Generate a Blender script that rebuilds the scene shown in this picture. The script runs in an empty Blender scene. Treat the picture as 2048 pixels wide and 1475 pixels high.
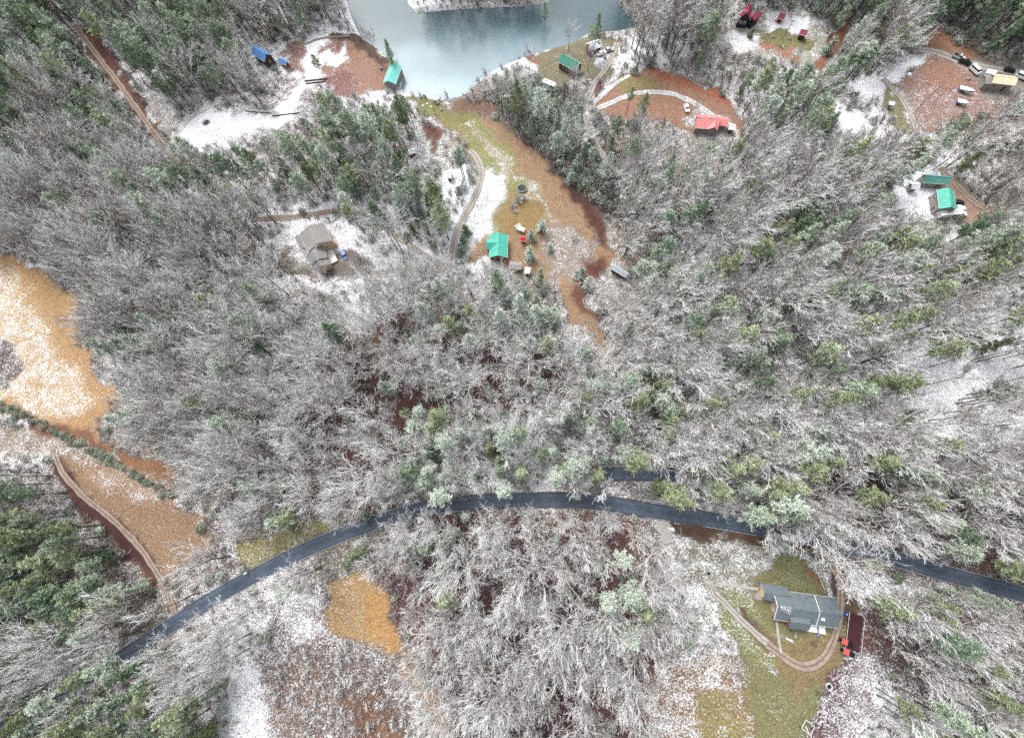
import bpy, math, random
import numpy as np
from mathutils import Matrix, Vector
R = math.radians
random.seed(7); rng = np.random.default_rng(7)
scene = bpy.context.scene
COL = scene.collection

# ------------------------------------------------------------------ camera
W0, H0, F = 2048.0, 1475.0, 800.0          # photograph size and focal length in its pixels
CAMZ = 153.0
_n = np.array([1058 - W0/2, -(945 - H0/2), -F]); _n /= np.linalg.norm(_n)   # world down seen by the camera
_up = -_n
_x = np.array([1.0, 0, 0]) - _up[0]*_up; _x /= np.linalg.norm(_x)
_y = np.cross(_up, _x)
ROT = np.array([_x, _y, _up])               # camera -> world
cam_d = bpy.data.cameras.new("camera"); cam = bpy.data.objects.new("camera", cam_d); COL.objects.link(cam)
cam.matrix_world = Matrix.Translation((0, 0, CAMZ)) @ Matrix(ROT.tolist()).to_4x4()
cam_d.sensor_width = 36; cam_d.lens = 36*F/W0; cam_d.clip_end = 6000; cam_d.clip_start = 0.5
scene.camera = cam

# ------------------------------------------------------------------ light
SUN_EL, SUN_AZ = 52.0, 330.0                # degrees; azimuth clockwise from north (picture up)
world = bpy.data.worlds.new("World"); scene.world = world; world.use_nodes = True
nt = world.node_tree; nt.nodes.clear()
out = nt.nodes.new("ShaderNodeOutputWorld"); bg = nt.nodes.new("ShaderNodeBackground")
sky = nt.nodes.new("ShaderNodeTexSky"); sky.sky_type = 'NISHITA'; sky.sun_disc = False
sky.sun_elevation = R(SUN_EL); sky.sun_rotation = R(SUN_AZ); sky.air_density = 1.0; sky.dust_density = 4.0
hs = nt.nodes.new("ShaderNodeHueSaturation"); hs.inputs['Saturation'].default_value = 0.24
nt.links.new(sky.outputs[0], hs.inputs['Color']); nt.links.new(hs.outputs[0], bg.inputs[0]); nt.links.new(bg.outputs[0], out.inputs[0])
bg.inputs[1].default_value = 0.15
sl = bpy.data.lights.new("sun", 'SUN'); sl.energy = 1.0; sl.angle = R(24); sl.color = (1, .975, .94)
sun = bpy.data.objects.new("sun", sl); COL.objects.link(sun)
_sd = Vector((math.sin(R(SUN_AZ))*math.cos(R(SUN_EL)), math.cos(R(SUN_AZ))*math.cos(R(SUN_EL)), math.sin(R(SUN_EL))))
sun.rotation_euler = _sd.to_track_quat('Z', 'Y').to_euler(); sun.location = (0, 0, 200)
scene.view_settings.view_transform = 'Standard'; scene.view_settings.look = 'None'
scene.view_settings.exposure = 1.12; scene.view_settings.gamma = 1
scene.cycles.max_bounces = 5; scene.cycles.diffuse_bounces = 4; scene.cycles.glossy_bounces = 2
scene.cycles.transparent_max_bounces = 4; scene.cycles.use_denoising = False

# ------------------------------------------------------------------ pixel <-> place
def project(x, y, z):
    v = np.stack([np.asarray(x, float), np.asarray(y, float), np.asarray(z, float) - CAMZ], -1) @ ROT
    d = np.where(-v[..., 2] < 1, 1, -v[..., 2])
    return W0/2 + F*v[..., 0]/d, H0/2 - F*v[..., 1]/d
def at(px, py, z):
    v = ROT @ np.array([px - W0/2, -(py - H0/2), -F])
    t = (z - CAMZ)/v[2]
    return v[0]*t, v[1]*t
LAKE = [(688,-140),(692,0),(705,40),(722,76),(752,96),(782,118),(800,140),(806,160),(802,178),(820,188),(845,196),(880,200),(925,192),(948,172),(975,148),(1010,130),(1050,114),(1100,98),(1140,88),(1180,66),(1235,62),(1285,52),(1262,34),(1238,10),(1232,-140),(1105,-140),(1098,6),(1040,14),(980,16),(900,20),(835,26),(816,8),(808,-140)]
WATER_Z = -1.3
LAKE_W = np.array([at(a, b, WATER_Z) for a, b in LAKE])
def inside(px, py, poly):
    px = np.asarray(px, float); py = np.asarray(py, float)
    r = np.zeros(px.shape, bool); n = len(poly); j = n - 1
    for i in range(n):
        xi, yi = poly[i]; xj, yj = poly[j]
        if yi != yj:
            c = ((yi > py) != (yj > py)) & (px < (xj - xi)*(py - yi)/(yj - yi) + xi)
            r ^= c
        j = i
    return r
def edge_dist(px, py, poly, closed=True):
    d = np.full(np.shape(px), 1e9); n = len(poly)
    for i in range(n if closed else n - 1):
        ax, ay = poly[i]; bx, by = poly[(i+1) % n]
        L = (bx-ax)**2 + (by-ay)**2 + 1e-9
        t = np.clip(((px-ax)*(bx-ax) + (py-ay)*(by-ay))/L, 0, 1)
        d = np.minimum(d, np.hypot(px-ax-t*(bx-ax), py-ay-t*(by-ay)))
    return d
def sdist(px, py, poly):                     # positive inside
    d = edge_dist(px, py, poly); return np.where(inside(px, py, poly), d, -d)
def terrain(x, y):
    x = np.asarray(x, float); y = np.asarray(y, float)
    b = 1.1*np.sin(x/47 + 1.1)*np.cos(y/39 + .4) + .7*np.sin((x + y)/29) + .5*np.cos((x - 1.3*y)/21 + 2)
    s = sdist(x, y, LAKE_W.tolist())
    near = np.clip((-s)/30, 0, 1)
    near = near*near*(3 - 2*near)
    m = np.clip((s + 2.5)/6, 0, 1); m = m*m*(3 - 2*m)
    return b*near - 3.4*m
def tz(x, y): return float(terrain(np.array([x]), np.array([y]))[0])
def ground_at(px, py):                       # the ground point seen at a pixel
    z = 0.0
    for _ in range(5):
        x, y = at(px, py, z); z = tz(x, y)
    return x, y, z

# ------------------------------------------------------------------ materials
def lin(h):
    h = h.lstrip('#'); c = [int(h[i:i+2], 16)/255 for i in (0, 2, 4)]
    return tuple(v/12.92 if v <= .04045 else ((v+.055)/1.055)**2.4 for v in c)
class NT:
    def __init__(s, name):
        s.m = bpy.data.materials.new(name); s.m.use_nodes = True; s.t = s.m.node_tree
        s.b = s.t.nodes['Principled BSDF']; s.b.inputs['Roughness'].default_value = .85
        s.b.inputs['Specular IOR Level'].default_value = .25
    def n(s, typ, **kw):
        nd = s.t.nodes.new(typ)
        for k, v in kw.items():
            if k.startswith('i_'): nd.inputs[k[2:].replace('_', ' ')].default_value = v
            else: setattr(nd, k, v)
        return nd
    def l(s, a, b): s.t.links.new(a, b)
    def coords(s, which='Object', scale=(1, 1, 1), rot=0):
        tc = s.n("ShaderNodeTexCoord"); mp = s.n("ShaderNodeMapping")
        mp.inputs['Scale'].default_value = scale; mp.inputs['Rotation'].default_value = (0, 0, rot)
        s.l(tc.outputs[which], mp.inputs[0]); return mp.outputs[0]
    def noise(s, vec, scale, detail=3, rough=.6):
        nd = s.n("ShaderNodeTexNoise"); nd.inputs['Scale'].default_value = scale
        nd.inputs['Detail'].default_value = detail; nd.inputs['Roughness'].default_value = rough
        if vec is not None: s.l(vec, nd.inputs['Vector'])
        return nd.outputs['Fac']
    def math(s, op, a, b=None, clamp=False):
        nd = s.n("ShaderNodeMath", operation=op, use_clamp=clamp)
        for i, v in enumerate((a, b)):
            if v is None: continue
            if isinstance(v, (int, float)): nd.inputs[i].default_value = v
            else: s.l(v, nd.inputs[i])
        return nd.outputs[0]
    def ramp(s, v, lo, hi):
        nd = s.n("ShaderNodeMapRange", interpolation_type='SMOOTHSTEP')
        nd.inputs['From Min'].default_value = lo; nd.inputs['From Max'].default_value = hi
        s.l(v, nd.inputs['Value']); return nd.outputs[0]
    def mix(s, f, a, b, mode='MIX'):
        nd = s.n("ShaderNodeMix", data_type='RGBA', blend_type=mode)
        if isinstance(f, (int, float)): nd.inputs[0].default_value = f
        else: s.l(f, nd.inputs[0])
        for i, v in ((6, a), (7, b)):
            if isinstance(v, tuple): nd.inputs[i].default_value = (*v[:3], 1)
            else: s.l(v, nd.inputs[i])
        return nd.outputs[2]
    def bump(s, h, strength=.5, dist=.1):
        nd = s.n("ShaderNodeBump"); nd.inputs['Strength'].default_value = strength; nd.inputs['Distance'].default_value = dist
        s.l(h, nd.inputs['Height']); s.l(nd.outputs[0], s.b.inputs['Normal'])
    def scale_col(s, c, f):                   # colour times a 0..n factor
        nd = s.n("ShaderNodeVectorMath", operation='SCALE'); s.l(c, nd.inputs[0])
        s.l(f, nd.inputs['Scale']); return nd.outputs[0]
    def base(s, c):
        if isinstance(c, tuple): s.b.inputs['Base Color'].default_value = (*c[:3], 1)
        else: s.l(c, s.b.inputs['Base Color'])
SNOW = (.78, .79, .81)
def mat_ground():
    s = NT("ground_cover"); v = s.coords('Object')
    a = s.n("ShaderNodeAttribute", attribute_name="zone")
    n1 = s.noise(v, 1.9, 4, .75); n2 = s.noise(v, .16, 3, .6); n3 = s.noise(v, 4.2, 2, .6); n4 = s.noise(v, .035, 3, .6)
    c = s.scale_col(a.outputs['Color'], s.math('ADD', s.math('MULTIPLY', s.ramp(n1, .3, .72), 1.0), .55))
    c = s.mix(s.math('MULTIPLY', s.ramp(n3, .35, .7), .35), c, lin('#2b2422'), 'MIX')
    c = s.mix(s.math('MULTIPLY', s.ramp(n4, .45, .7), .25), c, lin('#8a6a4a'), 'MIX')
    sp = s.math('ADD', s.math('MULTIPLY', n1, .62), s.math('ADD', s.math('MULTIPLY', n3, .22), s.math('MULTIPLY', n2, .16)))
    thr = s.math('SUBTRACT', .70, s.math('MULTIPLY', a.outputs['Alpha'], .40))
    n5 = s.noise(v, .42, 3, .6); dr = s.math('MULTIPLY', s.math('SUBTRACT', n5, .5), .20)
    f = s.math('MULTIPLY', s.math('SUBTRACT', s.math('ADD', sp, dr), thr), 8, clamp=True)
    c = s.mix(s.math('MULTIPLY', s.ramp(n5, .42, .66), .35), c, s.scale_col(a.outputs['Color'], s.math('ADD', .45, 0)))
    sn = s.mix(s.ramp(n3, .3, .7), (.72, .73, .76), SNOW)
    s.base(s.mix(f, c, sn)); s.bump(s.math('ADD', n1, s.math('MULTIPLY', f, .15)), .7, .25)
    return s.m
def mat_speckle(name, c1, c2, snow=.3, sc=1.5, rough=.9, stretch=(1, 1, 1), tracks=None):
    s = NT(name); v = s.coords('Object', stretch); n1 = s.noise(v, sc, 4, .7); n2 = s.noise(v, sc*.15, 3)
    c = s.mix(s.ramp(n1, .35, .65), lin(c1), lin(c2))
    sp = s.math('ADD', s.math('MULTIPLY', n1, .6), s.math('MULTIPLY', n2, .4))
    f = s.ramp(sp, .72 - snow*.5, .80 - snow*.5)
    s.base(s.mix(f, c, SNOW)); s.b.inputs['Roughness'].default_value = rough; s.bump(n1, .3, .05)
    if tracks:
        at2 = s.n("ShaderNodeAttribute", attribute_name="across"); ab = s.math('ABSOLUTE', at2.outputs['Fac']); w = s.math('ADD', ab, s.math('MULTIPLY', s.math('SUBTRACT', n1, .5), .09))
        tr = s.math('SUBTRACT', 1, s.ramp(s.math('ABSOLUTE', s.math('SUBTRACT', w, .25)), .05, .12))
        ed = s.ramp(w, .38, .47)
        if tracks == 'road':
            cc = s.mix(s.math('MULTIPLY', tr, .35), c, lin('#5b646f')); cc = s.mix(s.math('MULTIPLY', s.ramp(n2, .5, .62), .35), cc, lin('#2f3740')); cc = s.mix(s.math('MULTIPLY', ed, .55), cc, lin('#4c4140'))
            f = s.math('MULTIPLY', f, s.ramp(w, .3, .5))
        else:
            mid = s.math('SUBTRACT', 1, s.ramp(w, .04, .12)); e2 = s.math('MAXIMUM', mid, ed)
            cc = s.mix(s.math('MULTIPLY', e2, .75), c, lin(tracks)); f = s.math('MULTIPLY', f, s.math('SUBTRACT', 1.2, tr))
        s.base(s.mix(f, cc, SNOW))
    return s.m
def mat_plain(name, c, rough=.6, var=.25, metal=0):
    s = NT(name); v = s.coords('Object'); n = s.noise(v, 1.7, 4)
    d = lin(c); s.base(s.mix(s.ramp(n, .3, .7), tuple(x*(1-var) for x in d), tuple(min(1, x*(1+var*.6)) for x in d)))
    s.b.inputs['Roughness'].default_value = rough; s.b.inputs['Metallic'].default_value = metal
    return s.m
def mat_roof(name, c, snow=.1, ribs=True):
    s = NT(name); v = s.coords('Object'); d = lin(c)
    sep = s.n("ShaderNodeSeparateXYZ"); s.l(v, sep.inputs[0])
    st = s.math('FRACT', s.math('MULTIPLY', sep.outputs[0 if ribs else 1], 1.3 if ribs else 2.5))
    rib = s.ramp(s.math('ABSOLUTE', s.math('SUBTRACT', st, .5)), .36, .47)
    n = s.noise(v, .8, 4, .65); n2 = s.noise(v, 5, 2); n3 = s.noise(v, .25, 3)
    c0 = s.mix(s.ramp(n, .3, .7), tuple(x*.82 for x in d), tuple(min(1, x*1.12) for x in d))
    c0 = s.mix(s.math('MULTIPLY', rib, .28), c0, tuple(x*.45 for x in d))
    c0 = s.mix(s.math('MULTIPLY', s.ramp(n2, .5, .75), .18), c0, (.5, .5, .5))
    sp = s.math('ADD', s.math('MULTIPLY', n3, .7), s.math('MULTIPLY', n2, .3))
    f = s.ramp(sp, .78 - snow*.6, .95 - snow*.6)
    s.base(s.mix(s.math('MULTIPLY', f, .85), c0, SNOW)); s.b.inputs['Roughness'].default_value = .45 if ribs else .8
    s.bump(rib, .6, .05)
    return s.m
def mat_bark(name, bark, lo=.05, hi=.5, cover=.9):
    s = NT(name); v = s.coords('Object')
    g = s.n("ShaderNodeNewGeometry"); sep = s.n("ShaderNodeSeparateXYZ"); s.l(g.outputs['Normal'], sep.inputs[0])
    oi = s.n("ShaderNodeObjectInfo"); n = s.noise(v, 1.3, 2)
    nz = s.math('ADD', sep.outputs[2], s.math('MULTIPLY', s.math('SUBTRACT', n, .5), .8))
    rnd = s.math('MULTIPLY', s.math('SUBTRACT', oi.outputs['Random'], .5), .3)
    f = s.math('MULTIPLY', s.ramp(s.math('ADD', nz, rnd), lo, hi), cover)
    b = lin(bark); c = s.mix(s.ramp(n, .35, .65), tuple(x*.6 for x in b), tuple(x*1.3 for x in b))
    s.base(s.mix(f, c, (.785, .795, .79))); return s.m
def mat_needles(name, dark, light, snow):
    s = NT(name); v = s.coords('Object'); oi = s.n("ShaderNodeObjectInfo")
    n1 = s.noise(v, .9, 3, .7); n2 = s.noise(v, 4.5, 2, .6)
    c = s.mix(s.ramp(n1, .3, .7), lin(dark), lin(light))
    c = s.scale_col(c, s.math('ADD', s.math('MULTIPLY', oi.outputs['Random'], .6), .8))
    g = s.n("ShaderNodeNewGeometry"); sep = s.n("ShaderNodeSeparateXYZ"); s.l(g.outputs['Normal'], sep.inputs[0])
    up = s.math('MULTIPLY', s.math('ABSOLUTE', sep.outputs[2]), .25)
    sp = s.math('ADD', s.math('ADD', s.math('MULTIPLY', n2, .7), up), s.math('MULTIPLY', s.math('SUBTRACT', oi.outputs['Random'], .5), .12))
    f = s.ramp(sp, .62 - snow*.35, .82 - snow*.35)
    s.base(s.mix(s.math('MULTIPLY', f, .8), c, (.62, .67, .63))); return s.m
def mat_water():
    s = NT("lake_water"); v = s.coords('Object')
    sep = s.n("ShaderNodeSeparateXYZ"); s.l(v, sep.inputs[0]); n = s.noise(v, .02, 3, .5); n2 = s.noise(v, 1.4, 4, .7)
    # tree reflections painted in as darker water towards the far shore, paler near the dam
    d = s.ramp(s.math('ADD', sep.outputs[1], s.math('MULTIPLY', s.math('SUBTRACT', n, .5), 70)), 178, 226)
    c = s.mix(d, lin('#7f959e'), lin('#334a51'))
    c = s.mix(s.math('MULTIPLY', s.ramp(n2, .45, .75), .12), c, (.75, .8, .82))
    s.base(c); s.b.inputs['Roughness'].default_value = .16; s.b.inputs['Specular IOR Level'].default_value = .5
    s.bump(s.noise(s.coords('Object', (1, .6, 1)), 1.1, 4, .6), .12, .12); return s.m
def mat_brick(name):
    s = NT(name); t = s.n("ShaderNodeTexBrick"); v = s.coords('Object'); s.l(v, t.inputs['Vector'])
    t.inputs['Scale'].default_value = 4; t.inputs['Color1'].default_value = (*lin('#7b4a42'), 1)
    t.inputs['Color2'].default_value = (*lin('#5e352f'), 1); t.inputs['Mortar'].default_value = (*lin('#a8988e'), 1)
    s.base(t.outputs['Color']); return s.m
M = dict(
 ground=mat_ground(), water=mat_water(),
 asphalt=mat_speckle('wet_asphalt', '#3b4552', '#4c5664', .05, .9, .5, (1, 1, 1), 'road'),
 gravel=mat_speckle('gravel', '#8b857f', '#a8a39c', .2, 1.6, .9, (1, 1, 1), '#6e675c'), dirt=mat_speckle('dirt_track', '#7b6f67', '#998b7e', .2, 1.3, .9, (1, 1, 1), '#5d4a3c'),
 pale=mat_speckle('snowy_gravel', '#9ea2a4', '#b9bcbd', .40, 1.2, .9, (1, 1, 1), '#8b7d6e'), concrete=mat_speckle('concrete', '#8f8d88', '#a6a39c', .1, 1),
 snowlump=mat_plain('lying_snow', '#e6e8ea', .9, .06), line=mat_plain('road_paint', '#c9cccf', .7, .2),
 bark=mat_bark('snowy_bark', '#6b5f57', .0, .5, .9), trunk=mat_bark('dark_bark', '#5f5753', .3, .8, .75),
 twig=mat_bark('brush_twigs', '#5d4a42', .1, .7, .7), brown=mat_bark('brown_brush', '#6a4630', .3, .9, .6),
 brick=mat_brick('brick_wall'), glass=mat_plain('window_glass', '#2b3238', .12, .2), trim=mat_plain('white_trim', '#dcdcd8', .6, .08),
 white=mat_plain('white_paint', '#e2e3e3', .5, .06), black=mat_plain('black_paint', '#1d1e20', .5, .2), tyre=mat_plain('tyre_rubber', '#191919', .85, .2),
 tan=mat_plain('tan_siding', '#c9b596', .75, .12), brownw=mat_plain('brown_siding', '#4f3a31', .8, .2), greyw=mat_plain('grey_siding', '#8d8a84', .8, .12),
 redw=mat_plain('red_siding', '#8c3530', .75, .15), darkw=mat_plain('dark_siding', '#2c2a30', .8, .2), stone=mat_plain('field_stone', '#8d8984', .9, .35),
 wood=mat_plain('weathered_wood', '#6e5c4e', .85, .3), orange=mat_plain('raw_plywood', '#c07a34', .8, .2), log=mat_bark('log_bark', '#5c4c40', .2, .8, .7),
 blue=mat_plain('blue_plastic', '#2366c9', .4, .1), bluec=mat_plain('blue_car_paint', '#3b5f9e', .3, .1), silver=mat_plain('silver_car_paint', '#b8bcc2', .3, .08),
 whitec=mat_plain('white_car_paint', '#e4e6e8', .3, .05), darkc=mat_plain('black_car_paint', '#24272d', .3, .1), redc=mat_plain('faded_red_canvas', '#b5544e', .7, .15),
 rust=mat_plain('rusty_metal', '#6b4334', .8, .3), metal=mat_plain('galvanised_metal', '#a9adb0', .4, .1, .4), deck=mat_plain('dark_red_deck', '#43262a', .8, .2),
 paver=mat_plain('paver', '#9a9690', .85, .2))
NEEDLE = [mat_needles('blue_green_needles', '#62755d', '#98a78c', .32), mat_needles('frosted_needles', '#7d8a78', '#a9b5a2', .5),
          mat_needles('yellow_green_needles', '#6c7655', '#9aa47b', .26), mat_needles('dark_green_needles', '#566d54', '#7d9275', .24)]

# ------------------------------------------------------------------ mesh helpers
class MB:
    def __init__(s): s.v = []; s.f = []; s.mi = []; s.k = 0
    def add(s, vs, fs, mi=0):
        b = len(s.v); s.v += [tuple(p) for p in vs]; s.f += [tuple(b+i for i in f) for f in fs]; s.mi += [mi]*len(fs)
    def box(s, c, sz, rot=0, mi=0, taper=1.0):
        ca, sa = math.cos(rot), math.sin(rot); vs = []
        for dz, t in ((-.5, 1), (.5, taper)):
            for dx, dy in ((-.5, -.5), (.5, -.5), (.5, .5), (-.5, .5)):
                x, y = dx*sz[0]*t, dy*sz[1]*t
                vs.append((c[0]+x*ca-y*sa, c[1]+x*sa+y*ca, c[2]+dz*sz[2]))
        s.add(vs, [(3,2,1,0),(4,5,6,7),(0,1,5,4),(1,2,6,5),(2,3,7,6),(3,0,4,7)], mi)
    def tube(s, pts, rad, n=3, mi=0, cap=False):
        pts = [np.asarray(p, float) for p in pts]; b = len(s.v); m = len(pts)
        for i, p in enumerate(pts):
            d = pts[min(i+1, m-1)] - pts[max(i-1, 0)]; d = d/(np.linalg.norm(d)+1e-9)
            a = np.cross(d, (0, 0, 1) if abs(d[2]) < .95 else (1, 0, 0)); a /= np.linalg.norm(a)+1e-9; c = np.cross(d, a)
            for k in range(n):
                t = 2*math.pi*k/n; q = p + rad[i]*(a*math.cos(t) + c*math.sin(t)); s.v.append((q[0], q[1], q[2]))
        for i in range(m-1):
            for k in range(n):
                k2 = (k+1) % n; s.f.append((b+i*n+k, b+i*n+k2, b+(i+1)*n+k2, b+(i+1)*n+k)); s.mi.append(mi)
        if cap:
            s.f.append(tuple(b+k for k in range(n-1, -1, -1))); s.mi.append(mi)
            s.f.append(tuple(b+(m-1)*n+k for k in range(n))); s.mi.append(mi)
    def lathe(s, prof, c=(0, 0, 0), n=12, mi=0):
        b = len(s.v)
        for r, z in prof:
            for k in range(n):
                t = 2*math.pi*k/n; s.v.append((c[0]+r*math.cos(t), c[1]+r*math.sin(t), c[2]+z))
        for i in range(len(prof)-1):
            for k in range(n):
                k2 = (k+1) % n; s.f.append((b+i*n+k, b+i*n+k2, b+(i+1)*n+k2, b+(i+1)*n+k)); s.mi.append(mi)
    def mesh(s, name, mats, smooth=False):
        me = bpy.data.meshes.new(name); me.from_pydata(s.v, [], s.f)
        for m in (mats if isinstance(mats, (list, tuple)) else [mats]): me.materials.append(m)
        me.polygons.foreach_set('material_index', s.mi)
        if smooth: me.polygons.foreach_set('use_smooth', [True]*len(s.f))
        me.update(); return me
    def build(s, name, mats, parent=None, smooth=False):
        o = bpy.data.objects.new(name, s.mesh(name, mats, smooth)); COL.objects.link(o)
        if parent is not None: o.parent = parent
        return o
def tag(o, label, cat, group=None, kind=None):
    if label: o['label'] = label
    if cat: o['category'] = cat
    if group: o['group'] = group
    if kind: o['kind'] = kind
    return o
def thing(name, label, cat, loc, rz=0, group=None):
    o = bpy.data.objects.new(name, None); COL.objects.link(o); o.location = loc; o.rotation_euler = (0, 0, rz); o.empty_display_size = .5
    return tag(o, label, cat, group)
def structure(o): o['kind'] = 'structure'; return o

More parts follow.
